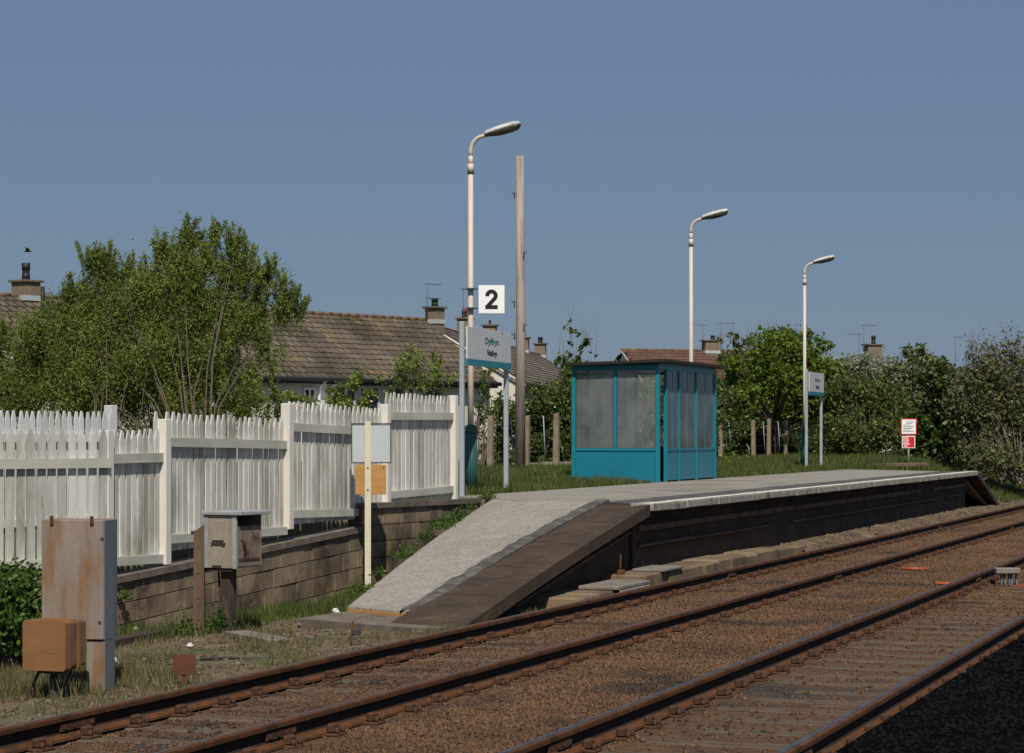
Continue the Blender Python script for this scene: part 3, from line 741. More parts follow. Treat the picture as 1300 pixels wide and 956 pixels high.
# rear fence across the path
q1 = at(146, 32.5, z=0); q0 = at(-150, 29.0, z=0)
rotR = math.atan2(q1.y - q0.y, q1.x - q0.x)
fr = thing('picket_fence', 'rear white picket fence rising above the angled bay at far left', 'fence', (q0.x, q0.y, 0), rotR)
L = (q1 - q0).length
zt0 = H - (519 - HOR) * 29.0 / F; zt1 = H - (523 - HOR) * 32.5 / F
bay(fr, 0, L - .02, zt0, zt1, zt0 - .3, zt1 - .3, .75, .8, .6, .65, pitch=.115, mat='back_paint', w=.08)
fpost(fr, L - .02, .5, zt1 + .09, .13, 'back_paint', y=.06)
# return behind the far bays
q2 = at(436, 34.9, z=0); q3 = at(446, 36.5, z=0)

# ------------------------------------------------------------------ station lamps
def lamp(p, label, hgt):
    t = thing('platform_lamp', label, 'lamp post', p, 0, 'lamp posts along the platform')
    m = MB(); m.tube([(0, 0, 0), (0, 0, 1.08)], .106, 20); m.tube([(0, 0, 1.08), (0, 0, 1.14)], [.112, .075], 20)
    m.tube([(0, 0, 1.02), (0, 0, 1.08)], .112, 20)
    m.build('base_sleeve', 'green_sleeve', t)
    zt = hgt - .42
    m = MB(); m.tube([(0, 0, 1.1), (0, 0, 2.2), (0, 0, zt - .12)], [.050, .047, .042], 16); m.tube([(0, 0, zt - .26), (0, 0, zt - .12)], .052, 16); m.tube([(0, 0, zt - .14), (0, 0, zt + .01)], [.046, .036], 16)
    m.build('pole', 'lamp_white', t)
    m = MB(); m.tube([(0, 0, zt - .275), (0, 0, zt - .255)], .056, 16); m.build('rust_ring', 'rust', t)
    m = MB(); pts = [(0, 0, zt)]
    for i in range(9):
        a = i / 8 * R(82)
        pts.append((.24 * (1 - math.cos(a)), 0, zt + .08 + .24 * math.sin(a)))
    pts.append((pts[-1][0] + .06, 0, pts[-1][2] + .012))
    m.tube(pts, .034, 12); m.build('bracket_arm', 'lamp_white', t)
    # head
    hx, hz = pts[-1][0] - .02, pts[-1][2] + .01
    sec = [(0, .05, .05, .03), (.03, .066, .066, .042), (.25, .085, .082, .055), (.46, .10, .074, .062), (.56, .088, .055, .05), (.60, .04, .02, .02)]
    def head(lo):
        rr = []
        for (sx, wy, up, dn) in sec:
            r_ = []
            for k in range(14):
                th = math.pi * k / 13
                zz = (math.sin(th) * up) if not lo else -math.sin(th) * (dn + (.035 if .2 < sx < .6 else 0))
                r_.append((hx + sx, math.cos(th) * wy, hz + sx * .25 + zz))
            rr.append(r_)
        return rr
    m = MB(); m.rings(head(False)); m.build('lamp_canopy', 'lamp_head', t)
    m = MB(); m.rings(head(True)); m.build('lamp_bowl', 'bowl', t)
    return t
l1 = at(597.5, 38.7, z=.88); lamp(l1, 'tall cream lamp post with green base, nearest, behind the fence end', 4.89 + H - .88)
l2 = at(877.3, 53.6, z=.95); lamp(l2, 'cream lamp post rising from behind the blue shelter', 4.89 + H - .95)
l3 = at(1021.5, 67.4, z=.93); lamp(l3, 'farthest cream lamp post standing next to the distant name sign', 4.89 + H - .93)

# ------------------------------------------------------------------ number sign 2
d2 = 38.62; c2 = at(624, d2, v=380)
t = thing('platform_number_sign', 'square white sign with a black number 2 clamped to the lamp post', 'sign', c2, YAW)
s = 33 * d2 / F / 2
m = MB(); m.cbox((-s, -.012, -s * 1.08), (s, .012, s * 1.08), .002); m.build('sign_plate', 'sign_white', t)
m = MB(); m.box((-s - .006, -.013, -s * 1.08), (-s - .0005, .03, s * 1.08)); m.build('plate_edge', 'teal_light', t)
def numeral2(hh, w, st):
    # outline of a bold 2 built from an offset centre line
    r = w / 2 - st / 2; cz = hh - st / 2 - r
    cl = []
    for i in range(17):
        a = R(188 - i * (188 + 38) / 16); cl.append((r * math.cos(a), cz + r * math.sin(a)))
    cl += [(-w / 2 + st * .62, st * .75)]
    Lf, Rt = [], []
    for i, p in enumerate(cl):
        a = cl[max(0, i - 1)]; c = cl[min(len(cl) - 1, i + 1)]
        tx, tz = c[0] - a[0], c[1] - a[1]; l = math.hypot(tx, tz); nx_, nz_ = -tz / l, tx / l
        Lf.append((p[0] + nx_ * st / 2, p[1] + nz_ * st / 2)); Rt.append((p[0] - nx_ * st / 2, p[1] - nz_ * st / 2))
    return Lf, Rt
hh, ww, st = .315, .20, .064
Lf, Rt = numeral2(hh, ww, st)
m = MB()
for i in range(len(Lf) - 1):
    q = [Lf[i], Lf[i + 1], Rt[i + 1], Rt[i]]
    m.add([(a, -.0145, z - hh / 2) for a, z in q], [(0, 1, 2, 3)])
m.add([(-ww / 2, -.0150, -hh / 2), (ww / 2, -.0150, -hh / 2), (ww / 2, -.0150, -hh / 2 + st), (-ww / 2, -.0150, -hh / 2 + st)], [(0, 1, 2, 3)])
m.build('numeral', 'black', t)
for zz in (.155, -.155):
    m = MB(); lx = (597.5 - 624) * d2 / F
    m.tube([(lx, .02, zz), (lx, .02, zz + .028)], .064, 14); m.box((lx + .05, .005, zz), (-s, .025, zz + .022))
    m.build('clamp_band', 'green_sleeve', t)

# ------------------------------------------------------------------ name signs
def name_sign(pa, pb, zg, zl0, zt, zb, label, top, bottom):
    """pa, pb: world points of the two posts (xy); board between"""
    ang = math.atan2(pb.y - pa.y, pb.x - pa.x); L = math.hypot(pb.y - pa.y, pb.x - pa.x)
    t = thing('station_name_sign', label, 'sign', (pa.x, pa.y, zg), ang)
    for x in (0, L):
        m = MB(); m.cbox((x - .036, -.036, 0), (x + .036, .036, zt - zg + (.07 if x == 0 else -.0)), .008)
        m.build('post', 'grey_post', t)
    m = MB(); m.cbox((.05, -.075, zb - zg + .10), (L + .03, -.047, zt - zg), .003); m.build('board', 'sign_grey', t)
    m = MB(); m.cbox((.05, -.077, zb - zg), (L + .03, -.047, zb - zg + .098), .003); m.build('blue_strip', 'teal_light', t)
    rot = Matrix.Rotation(R(90), 4, 'X')
    mid = (zt + zb + .1) / 2 - zg; hb = zt - zb - .1
    text_mesh('lettering', top, .135, 'green_text', t, Matrix.Translation((L * .56, -.0775, mid + hb * .12)) @ rot, 2.0, .003)
    text_mesh('lettering', bottom, .125, 'black', t, Matrix.Translation((L * .56, -.0775, mid - hb * .25)) @ rot, 2.0, .004)
    return t
pa, pb = at(586.5, 36.9, z=0), at(642.5, 39.4, z=0)
name_sign(pa, pb, .90, 0, H + (552 - 414) * 36.9 / F, H + (552 - 463.5) * 36.9 / F, 'large station name board with blue bottom strip, reading Dyffryn above Valley', 'Dyffryn', 'Valley')
pa, pb = at(1023.8, 65.5, z=0), at(1042.5, 67.6, z=0)
name_sign(pa, pb, .98, 0, H + (552 - 472) * 65.5 / F, H + (552 - 501.5) * 65.5 / F, 'small looking distant station name board beside the farthest lamp post', 'Dyffryn', 'Valley')

# ------------------------------------------------------------------ red warning sign
d = 76.5; p = at(1153.3, d, z=.86)
t = thing('warning_sign', 'red and white warning notices on a cream post at the platform far end', 'sign', p, YAW)
m = MB(); m.tube([(0, 0, 0), (0, 0, 1.5)], .035, 10); m.build('post', 'cream', t)
def z_(v): return H - (v - HOR) * d / F - .86
sx = 10 * d / F
m = MB(); m.cbox((-sx, -.06, z_(552)), (sx, -.04, z_(531.5)), .004); m.build('red_frame', 'red', t)
m = MB(); m.cbox((-sx + .03, -.064, z_(552) + .03), (sx - .03, -.058, z_(531.5) - .03), .002); m.build('notice_face', 'sign_white', t)
m = MB()
for i in range(7):
    zz = z_(535.5) - i * .052; w0 = -sx + .07 + (.10 if i < 2 else 0); w1 = sx - .09 - (i % 3) * .05
    m.box((w0, -.0665, zz - .008), (w1, -.0645, zz + .008))
m.build('small_print', 'dark_trim', t)
m = MB(); m.cbox((-sx * .86, -.06, z_(569)), (sx * .82, -.04, z_(553.5)), .004); m.build('white_border', 'sign_white', t)
m = MB(); m.cbox((-sx * .76, -.064, z_(569) + .025), (sx * .72, -.058, z_(553.5) - .025), .002); m.build('red_face', 'red', t)
m = MB()
for i, (a, c) in enumerate(((-.7, -.05), (-.7, .05), (-.66, .0), (-.7, .15), (-.6, -.1))):
    zz = z_(556.2) - i * .062
    x = a * sx
    while x < c * sx: m.box((x, -.0665, zz - .016), (min(x + .045, c * sx), -.0645, zz + .016)); x += .058
m.build('small_print', 'sign_white', t)

# ------------------------------------------------------------------ blank backed sign by wall
d = 31.8; zg = H - (738 - HOR) * d / F; p = at(467, d, z=zg)
t = thing('signpost', 'back of a grey sign and plywood board on a cream post by the ramp', 'sign', p, YAW + R(3))
def z_(v): return H - (v - HOR) * d / F - zg
k = d / F
m = MB(); m.box((-.040, -.03, -.35), (.040, .02, z_(535))); m.build('post', 'cream', t)
m = MB(); m.cbox((-20.5 * k, .022, z_(587)), (29 * k, .032, z_(539)), .002); m.build('sign_plate', 'sign_back', t)
m = MB()
for v in (538, 587.5): m.box((-21 * k, .012, z_(v) - .008), (29.5 * k, .036, z_(v) + .008))
m.box((-21 * k, .014, z_(587)), (-19.8 * k, .036, z_(538))); m.box((28.3 * k, .014, z_(587)), (29.5 * k, .036, z_(538)))
m.build('trim', 'dark_trim', t)
m = MB(); m.cbox((-16 * k, .022, z_(628)), (23.5 * k, .038, z_(590)), .002); m.build('plywood_board', 'ply', t)
m = MB(); m.tube([(20 * k, .020, z_(594)), (20 * k, .0225, z_(594))], .012, 8)
for v in (594, 622): m.tube([(0, -.036, z_(v)), (0, -.028, z_(v))], .012, 8)
m.build('bolt', 'dark_trim', t)

# ------------------------------------------------------------------ shelter
sx0, sx1, sy0, sy1 = -14.45, -12.72, 45.75, 50.25
SG = .90
t = thing('platform_shelter', 'teal painted waiting shelter with glazed upper walls and flat dark roof', 'shelter', (sx1, sy0, SG))
W = sx1 - sx0; Ls = sy1 - sy0; HT = 2.34; SILL = .64
def fr_box(a, c, part='frame_post', mat='teal'):
    m = MB(); m.cbox(a, c, .004); return m.build(part, mat, t)
# corner posts
for (x, y) in ((-W, 0), (0, 0), (-W, Ls), (0, Ls)):
    fr_box((x - .04, y - .04, 0), (x + .04, y + .04, HT), 'corner_post', 'teal_light' if y == 0 else 'teal')
# camera-side end wall
fr_box((-W + .04, -.012, .02), (-.04, .012, SILL), 'lower_panel')
fr_box((-W + .04, -.03, SILL), (-.04, .03, SILL + .05), 'sill_rail', 'teal_light')
fr_box((-W + .04, -.03, HT - .09), (-.04, .03, HT - .02), 'head_rail')
fr_box((-W * .5 - .025, -.028, SILL + .05), (-W * .5 + .025, .028, HT - .09), 'mullion', 'teal_light')
for a, c in ((-W + .04, -W / 2 - .025), (-W / 2 + .025, -.04)):
    fr_box((a + .01, -.004, SILL + .055), (c - .01, .004, HT - .095), 'window_pane', 'glass')
# far end wall
fr_box((-W + .04, Ls - .012, .02), (-.04, Ls + .012, SILL), 'lower_panel')
fr_box((-W + .04, Ls - .03, SILL), (-.04, Ls + .03, SILL + .05), 'sill_rail')
fr_box((-W / 2 - .025, Ls - .028, SILL + .05), (-W / 2 + .025, Ls + .028, HT - .05), 'mullion')
fr_box((-W + .05, Ls - .004, SILL + .055), (-W / 2 - .03, Ls + .004, HT - .1), 'window_pane', 'glass')
fr_box((-W / 2 + .03, Ls - .004, SILL + .055), (-.05, Ls + .004, HT - .1), 'window_pane', 'glass')
fr_box((-W + .04, Ls - .03, HT - .09), (-.04, Ls + .03, HT - .02), 'head_rail')
# track side: door gap 0.04..0.52, then glazed bays
DG = .58
fr_box((-.035, DG - .035, 0), (.035, DG + .035, HT), 'corner_post', 'teal_light')
ym = [DG + .035, 1.56, 2.92, Ls - .04]
fr_box((-.03, .04, HT - .09), (.03, Ls - .04, HT - .02), 'head_rail')
for i in range(3):
    a, c = ym[i], ym[i + 1]
    fr_box((-.012, a, .05), (.012, c, SILL), 'lower_panel')
    fr_box((-.03, a, SILL), (.03, c - (.03 if i < 2 else 0), SILL + .05), 'sill_rail')
    if i < 2: fr_box((-.034, c - .03, 0), (.034, c + .03, HT - .09), 'mullion', 'teal_light')
    mid = (a + c) / 2
    fr_box((-.012, mid - .012, SILL + .05), (.012, mid + .012, HT - .09), 'glazing_bar')
    for e, f in ((a + .01, mid - .014), (mid + .014, c - .035)):
        fr_box((-.004, e, SILL + .055), (.004, f, HT - .095), 'window_pane', 'glass')
# back wall
fr_box((-W - .012, .04, .02), (-W + .012, Ls - .04, SILL), 'lower_panel')
fr_box((-W - .03, .04, SILL), (-W + .03, Ls - .04, SILL + .05), 'sill_rail')
fr_box((-W - .03, .04, HT - .09), (-W + .03, Ls - .04, HT - .02), 'head_rail')
for i in range(1, 5):
    y = Ls * i / 5; fr_box((-W - .028, y - .03, SILL + .05), (-W + .028, y + .03, HT - .09), 'mullion', 'teal' if i % 2 else 'teal_light')
for i in range(5):
    fr_box((-W - .004, Ls * i / 5 + .04, SILL + .055), (-W + .004, Ls * (i + 1) / 5 - .04, HT - .095), 'window_pane', 'glass')
# roof: gentle fall towards the back
m = MB()
ro = .16
m.hexa([(-W - ro, -.22, HT - .01), (ro * 1.3, -.22, HT + .045), (ro * 1.3, Ls + .30, HT + .045), (-W - ro, Ls + .30, HT - .01)],
       [(-W - ro, -.22, HT + .045), (ro * 1.3, -.22, HT + .105), (ro * 1.3, Ls + .30, HT + .105), (-W - ro, Ls + .30, HT + .045)])
m.build('roof', 'roof_felt', t)
m = MB(); m.cbox((-.02, .0, HT - .02), (.035, Ls, HT + .04), .004); m.box((-W, -.03, HT - .02), (-.02, .03, HT + .0)); m.build('fascia', 'teal', t)
m = MB(); m.box((-W - .15, -.15, -.3), (.06, Ls + .15, .02)); m.build('floor_slab', 'slab', t)

# ------------------------------------------------------------------ telegraph pole
d = 58.5; p = at(660, d, z=.95); hp = H + (552 - 198) * d / F - .95
t = thing('telegraph_pole', 'bare weathered timber pole without wires behind the platform', 'pole', p)
m = MB(); m.tube([(0, 0, -.3), (.02, 0, hp * .5), (0, 0, hp)], [.135, .11, .092], 14); m.build('trunk', 'pole', t)
for v in (246, 322, 384, 414, 425):
    zz = H + (552 - v) * d / F - .95
    m = MB(); sgn = -1 if v not in (414, 322) else 1
    m.tube([(sgn * .08, -.04, zz), (sgn * .17, -.06, zz), (sgn * .19, -.06, zz + .06)], .012, 6); m.tube([(sgn * .12, -.06, zz - .12), (sgn * .12, -.06, zz + .05)], .014, 6)
    m.build('step_iron', 'dark_trim', t)

# ------------------------------------------------------------------ concrete post and wire fence
posts = [(622, 60, 527, 1), (668, 60.5, 527, 1), (706, 61, 524, 1), (745, 63, 526, 1), (786, 66, 527, 1), (826, 70, 528, 1), (868, 77, 530, 1), (915, 85, 533, 1), (957, 88, 533, 1), (976, 91, 531, 1), (997.5, 94, 533, 1), (1020, 97, 534, 0)]
p0 = at(posts[0][0], posts[0][1], z=.95)
t = thing('wire_fence', 'old concrete post and wire fence in front of the hedge behind the platform', 'fence', (p0.x, p0.y, .95))
def loc_(u, d, v): q = at(u, d, v=v); return Vector((q.x - p0.x, q.y - p0.y, q.z - .95))
tops = []
for (u, d, v, s_) in posts:
    q = loc_(u, d, v); tops.append(q); m = MB(); lean = random.uniform(-.04, .04)
    m.hexa([(q.x - .075, q.y - .07, -.2), (q.x + .075, q.y - .07, -.2), (q.x + .075, q.y + .07, -.2), (q.x - .075, q.y + .07, -.2)],
           [(q.x - .06 + lean, q.y - .055, q.z - .03), (q.x + .06 + lean, q.y - .055, q.z), (q.x + .06 + lean, q.y + .055, q.z), (q.x - .06 + lean, q.y + .055, q.z - .03)])
    m.build('post', 'conc_post', t)
for zf in (.93, .62, .34):
    m = MB()
    m.tube([Vector((q.x + .0, q.y - .08, q.z * zf)) for q in tops], .0045, 4); m.build('wire', 'wire', t)
for (u, d, v0, v1) in ((604, 60, 540, 584), (650, 60.2, 530, 584), (691, 60.7, 528, 583), (926.5, 86, 536, 566), (951, 87, 566, 577), (970, 90, 535, 573), (989, 92.5, 535, 573), (1013, 96, 536, 558), (1032.5, 98, 540, 572)):
    a, c = loc_(u - 1.2, d, v0), loc_(u + 1.2, d, v1)
    m = MB(); m.tube([a, c], .014, 6); m.build('stay', 'grey_post', t)
# low rail and sleeper edging at hedge foot
a, c = at(640, 61.5, z=0), at(735, 63, z=0)
t = thing('timber_edging', 'low pale timber rail on the grass left of the shelter foot', 'rail', (a.x, a.y, .9), math.atan2(c.y - a.y, c.x - a.x))
L = (c - a).length; m = MB(); m.cbox((0, -.03, .18), (L * .45, .03, .24), .005); m.cbox((L * .45, -.05, .0), (L, .05, .12), .005); m.cbox((L * .48, -.05, .17), (L, .05, .26), .005)
for x in (.1, L * .4, L * .6, L * .95): m.cbox((x - .04, -.03, -.1), (x + .04, .03, .19), .004)
m.build('timber_rail', 'box_wood', t)

# ------------------------------------------------------------------ tall grey cabinet and orange box
d = 19.6; k = d / F
zc = -.30; p = at(92, d, z=zc)
t = thing('lineside_cabinet', 'tall rust stained galvanised cabinet standing on one leg by the hedge', 'cabinet', p, YAW - R(9))
def z_(v): return H - (v - HOR) * d / F - zc
wd = 41 * k; dp = .34
m = MB(); m.cbox((-wd, 0, z_(812)), (wd, dp, z_(660)), .006); cab = m.build('cabinet_body', 'galv', t)
m = MB(); m.box((wd + .0015, .01, z_(812)), (wd + .006, dp - .01, z_(661))); m.build('side_plate', 'galv_side', t)
m = MB(); m.cbox((wd - 24 * k, .02, -.3), (wd, dp * .8, z_(813)), .005); m.build('leg', 'galv', t)
m = MB(); m.box((wd + .001, .02, -.3), (wd + .005, dp * .8, z_(813))); m.build('leg_side', 'galv_side', t)
for x in (-27 * k, 26 * k):
    m = MB(); m.cbox((x - .014, -.018, z_(666)), (x + .014, -.002, z_(655)), .003); m.build('lug', 'rust', t)
for (x, v) in ((39 * k, 684), (36 * k, 790)):
    m = MB(); m.tube([(x, -.004, z_(v)), (x, .002, z_(v))], .014, 8); m.build('rivet', 'rust_dark', t)
# orange box in front
d = 19.0; k = d / F; p = at(60, d, z=-.30)
t = thing('lineside_box', 'faded orange rounded junction box low in front of the tall grey cabinet', 'junction box', p, YAW - R(20))
def z_(v): return H - (v - HOR) * d / F + .30
def rrect(w, z0, z1, r, n=5):
    pts = []
    for cx_, cz_, a0 in ((w - r, z0 + r, -90), (w - r, z1 - r, 0), (-w + r, z1 - r, 90), (-w + r, z0 + r, 180)):
        for i in range(n + 1):
            a = R(a0 + 90 * i / n); pts.append((cx_ + r * math.cos(a), cz_ + r * math.sin(a)))
    return pts
wv = 31 * k
m = MB(); m.prism(rrect(wv, z_(851), z_(787), .03), 'y', -.05, .04); f1 = m.build('door', 'orange_box', t)
m = MB(); m.prism(rrect(wv * .95, z_(848), z_(789), .025), 'y', .042, .15); m.build('casing', 'orange_dark', t)
m = MB(); m.prism(rrect(wv * 1.0, z_(851), z_(787), .025), 'y', .152, .19); m.build('back_plate', 'orange_box', t)
m = MB(); m.prism(rrect(wv * .9, z_(848), z_(789), .025), 'y', .192, .30); m.build('rear_casing', 'orange_dark', t)
m = MB(); m.tube([(0, .1, -.3), (0, .1, z_(847))], .03, 8); m.cbox((-.09, .04, z_(856)), (.09, .2, z_(850)), .004); m.build('stand', 'dark_trim', t)
for x in (-.14, .15):
    m = MB(); m.tube([(x, .1, -.2), (x - .02, .06, z_(870)), (x + .02, .1, z_(850))], .012, 6); m.build('cable_tail', 'cable', t)
text_mesh('embossed_mark', 'EECo', .055, 'orange_box', t, Matrix.Translation((.04, -.0505, z_(826))) @ Matrix.Rotation(R(90), 4, 'X'), 1.2, 0)

# ------------------------------------------------------------------ wooden box on posts
d = 26.2; k = d / F; zg = H - (798 - HOR) * d / F
p = at(279, d, z=zg)
t = thing('wooden_box', 'weathered timber equipment box with open door on a dark leg', 'equipment box', p, YAW - R(28))
def z_(v): return H - (v - HOR) * d / F - zg
w = 24 * k; dp = .50
m = MB()
m.box((-w, 0, z_(721)), (-w + .02, dp, z_(654))); m.box((-w, 0, z_(721)), (w, dp, z_(719))); m.box((-w, dp - .02, z_(721)), (w, dp, z_(654)))
m.box((-w + .02, 0, z_(719)), (w - .02, .02, z_(654.5))); m.build('box_body', 'box_wood', t)
m = MB(); m.box((w - .035, -.006, z_(721.5)), (w + .012, .02, z_(654))); m.box((-w - .008, -.006, z_(721)), (-w + .05, -.001, z_(655))); m.build('corner_strip', 'box_grey', t)
for (x0, x1, v0, v1) in ((-10.5, 7, 686, 661), (-10.5, 3.5, 718, 694)):
    m = MB(); m.cbox((x0 * k, -.02, z_(v0)), (x1 * k, -.001, z_(v1)), .003); m.build('cover_plate', 'box_wood', t)
m = MB(); m.box((-12 * k, -.025, z_(691)), (9 * k, -.001, z_(689))); m.build('ledge_strip', 'dark_wood', t)
m = MB(); m.box((w - .02, .03, z_(719)), (w + .008, dp - .03, z_(668))); m.build('side_door', 'door_wood', t)
m = MB(); m.tube([(w + .015, .10, z_(684)), (w + .05, .12, z_(690)), (w + .04, .12, z_(700))], .012, 6); m.box((w + .008, .05, z_(712)), (w + .016, dp - .05, z_(709))); m.build('latch', 'rust_dark', t)
m = MB(); m.cbox((-w - .02, -.03, z_(654)), (w + .09, dp + .05, z_(649)), .006); m.build('lid', 'box_grey', t)
m = MB(); m.cbox((-.05, .08, -.3), (.075, .22, z_(721)), .01); m.build('leg', 'dark_wood', t)
m = MB(); m.box((-w - .01, .02, z_(722) - .03), (w * .8, .06, z_(721))); m.tube([(-.12, .15, z_(722)), (-.10, .16, .1), (-.15, .12, -.1)], .012, 6); m.build('bearer', 'dark_wood', t)
p = at(253, 26.3, z=zg)
t = thing('timber_post', 'square brown timber post standing left of the wooden equipment box', 'post', p, YAW)
m = MB(); m.hexa([(-.06, -.05, -.3), (.06, -.05, -.3), (.06, .06, -.3), (-.06, .06, -.3)], [(-.055, -.05, z_(676)), (.055, -.05, z_(666)), (.055, .06, z_(666)), (-.055, .06, z_(676))]); m.build('post_body', 'brown_wood', t)
m = MB()
for v in (695, 728, 760): m.tube([(-.005, -.056, z_(v)), (-.005, -.045, z_(v))], .012, 8)
m.tube([(-.09, 0, z_(677)), (-.04, 0, z_(676))], .02, 8)
m.build('bolt', 'dark_trim', t)
# timbers lying on the ground below
for (ua, va, ub, vb, wdt, zt, lab, mt) in ((35, 846, 246, 797, .16, .05, 'half buried old timber lying along the foot of the blockwork wall', 'dark_wood'),):
    a, c = gnd(ua, va, -.33), gnd(ub, vb, -.30)
    t = thing('timber_baulk', lab, 'timber', (a.x, a.y, -.36), math.atan2(c.y - a.y, c.x - a.x))
    m = MB(); m.cbox((0, -wdt / 2, 0), ((c - a).length, wdt / 2, zt + .08), .015); m.build('baulk', mt, t)
a = gnd(300, 806, -.28); c = gnd(357, 817, -.28)
t = thing('loose_board', 'pale grey board lying on the grass below the wooden equipment box', 'board', (a.x, a.y, -.285), math.atan2(c.y - a.y, c.x - a.x))
m = MB(); m.cbox((0, -.14, 0), ((c - a).length, .14, .05), .006); m.build('board', 'slab', t)

# small rusty plate
p = gnd(234, 876, -.26)
t = thing('marker_plate', 'small square rusty plate on a stake close to the near rail', 'marker', p, YAW + R(4))
d = F * (H + .26) / (876 - HOR); k = d / F
m = MB(); m.cbox((-14 * k, -.004, 19 * k), (14 * k, .004, 45 * k), .002); m.build('plate', 'rust_plate', t)
m = MB(); m.box((-.02, .005, -.2), (.02, .02, 40 * k)); m.build('stake', 'rust_plate', t)
p = gnd(444, 822, -.24)
t = thing('track_stake', 'short rusty stake with a dark block beside the ramp toe', 'stake', p, YAW)
m = MB(); m.tube([(0, 0, -.1), (.03, 0, .26)], .012, 6); m.build('rod', 'rust', t)
m = MB(); m.cbox((.02, -.03, .12), (.11, .03, .19), .01); m.build('block', 'dark_trim', t)
for (u, v, hh_, lab) in ((787, 735, .30, 'thin rusty stake standing on the ledge below the ramp top'), (1145, 640, .35, 'rusty stake with a bracket standing by the wall near the platform far end'), (1225, 628, .30, 'rusty stake tucked under the last length of platform wall')):
    p = gnd(u, v, .0) if v != 735 else gnd(u, 733, .0)
    t = thing('track_stake', lab, 'stake', p, YAW)
    m = MB(); m.tube([(0, 0, -.1), (.01, 0, hh_)], .013, 6); m.build('rod', 'rust_dark', t)
    m = MB(); m.cbox((-.04, -.03, .02), (.07, .03, .10), .01); m.build('bracket', 'rust', t)

# capped box between the near rails, orange conduit pieces
p = gnd(1279, 745, -.19); d = F * (H + .19) / (745 - HOR); k = d / F
t = thing('track_device', 'pale capped box on short legs between the far-side rails', 'track box', p, YAW)
m = MB(); m.cbox((-16 * k, -.10, 17 * k), (15 * k, .12, 24 * k), .01); m.build('cap', 'slab', t)
m = MB()
for x in (-8, -4, 2, 5, 11): m.box(((x - 1) * k, -.03, 0), ((x + 1) * k, .03, 17 * k))
m.build('legs', 'galv_side', t)
m = MB(); m.cbox((-15 * k, -.05, 0), (8 * k, .05, 2.5 * k), .005); m.build('base_plate', 'cable', t)
def rodthing(name, label, cat, pts, r, mat, n=6):
    o = Vector(pts[0]); t = thing(name, label, cat, o); m = MB(); m.tube([Vector(q) - o for q in pts], r, n); m.build('sleeve' if cat == 'conduit' else 'run', mat, t); return t
a = gnd(1284, 745, -.17); rodthing('orange_conduit', 'orange conduit leading right from the capped track box', 'conduit', [a, a + Vector((1.2, .12, 0))], .03, 'orange_plastic')
a = gnd(1187, 741, -.13); rodthing('orange_conduit', 'orange strip lying against the third rail', 'conduit', [a, a + Vector((.40, .18, .0))], .024, 'orange_plastic')
a = gnd(1145, 722, -.13); rodthing('orange_conduit', 'faded orange strip lying loose on the ballast between the tracks', 'conduit', [a, a + Vector((.38, .10, .0))], .024, 'orange_plastic')
def wavy(x, y0, y1, z, amp, n=60, ph=0): return [Vector((x + amp * math.sin((y0 + (y1 - y0) * i / n) * 1.1 + ph) + .05 * math.sin(i * 1.9 + ph), y0 + (y1 - y0) * i / n, z + .02 * math.sin(i * 1.3))) for i in range(n + 1)]
rodthing('cable', 'black cable snaking along the ballast below the platform', 'cable', wavy(-8.42, 31, 62, -.15, .07), .022, 'cable')
rodthing('cable', 'second black cable looping near the rail below the platform end', 'cable', wavy(-8.30, 34, 50, -.16, .06, 50, 2), .018, 'cable')
rodthing('cable', 'thin black cable lying on bare ground left of the near rail', 'cable', [gnd(255, 837, -.23), gnd(285, 835, -.23), gnd(320, 837, -.23), gnd(372, 835, -.22)], .014, 'cable')
# fragments
for (u, v, lab, mt, s_) in ((160, 861, 'broken pinkish brick piece beside the tall cabinet', 'pot_red', .07), (188, 862, 'flat pale stone beside the brick piece near the cabinet', 'slab', .06), (385, 795, 'pale stone lying on the ground below the concrete slab', 'slab', .06), (392, 812, 'dark lump of stone on bare ground near the rusty stake', 'coping', .07), (415, 803, 'second dark lump of stone by the rusty stake', 'coping', .06)):
    m = MB(); m.cbox((-s_, -s_ * .6, 0), (s_, s_ * .6, s_ * .55), .015); o = m.build('stone_fragment', mt, None, gnd(u, v, -.27)); o.rotation_euler = (.1, .15, random.uniform(0, 3)); tag(o, lab, 'stone')
# litter
for (u, v, zz, s_, lab) in ((241, 820, -.27, .035, 'crumpled white wrapper on the weeds by the wooden box'), (426, 777, -.22, .05, 'white lump of rubbish in grass beside the ramp toe'),
                            (142, 843, -.29, .07, 'white plastic scrap on dark ground beside the tall cabinet'), (172, 800, -.29, .04, 'small white scrap at the foot of the wall'),
                            (1277, 628, -.15, .10, 'white litter on the bank past the platform end')):
    m = MB(); pts = []
    rr = []
    for i in range(4):
        zz_ = i / 3; rr.append([(s_ * (1 - .5 * zz_) * math.cos(k_) * random.uniform(.7, 1.3), s_ * (1 - .5 * zz_) * math.sin(k_) * random.uniform(.7, 1.3), s_ * .9 * zz_) for k_ in np.linspace(0, 5.4, 7)])
    m.rings(rr, False)
    o = m.build('litter', 'litter', None, gnd(u, v, zz)); tag(o, lab, 'litter')

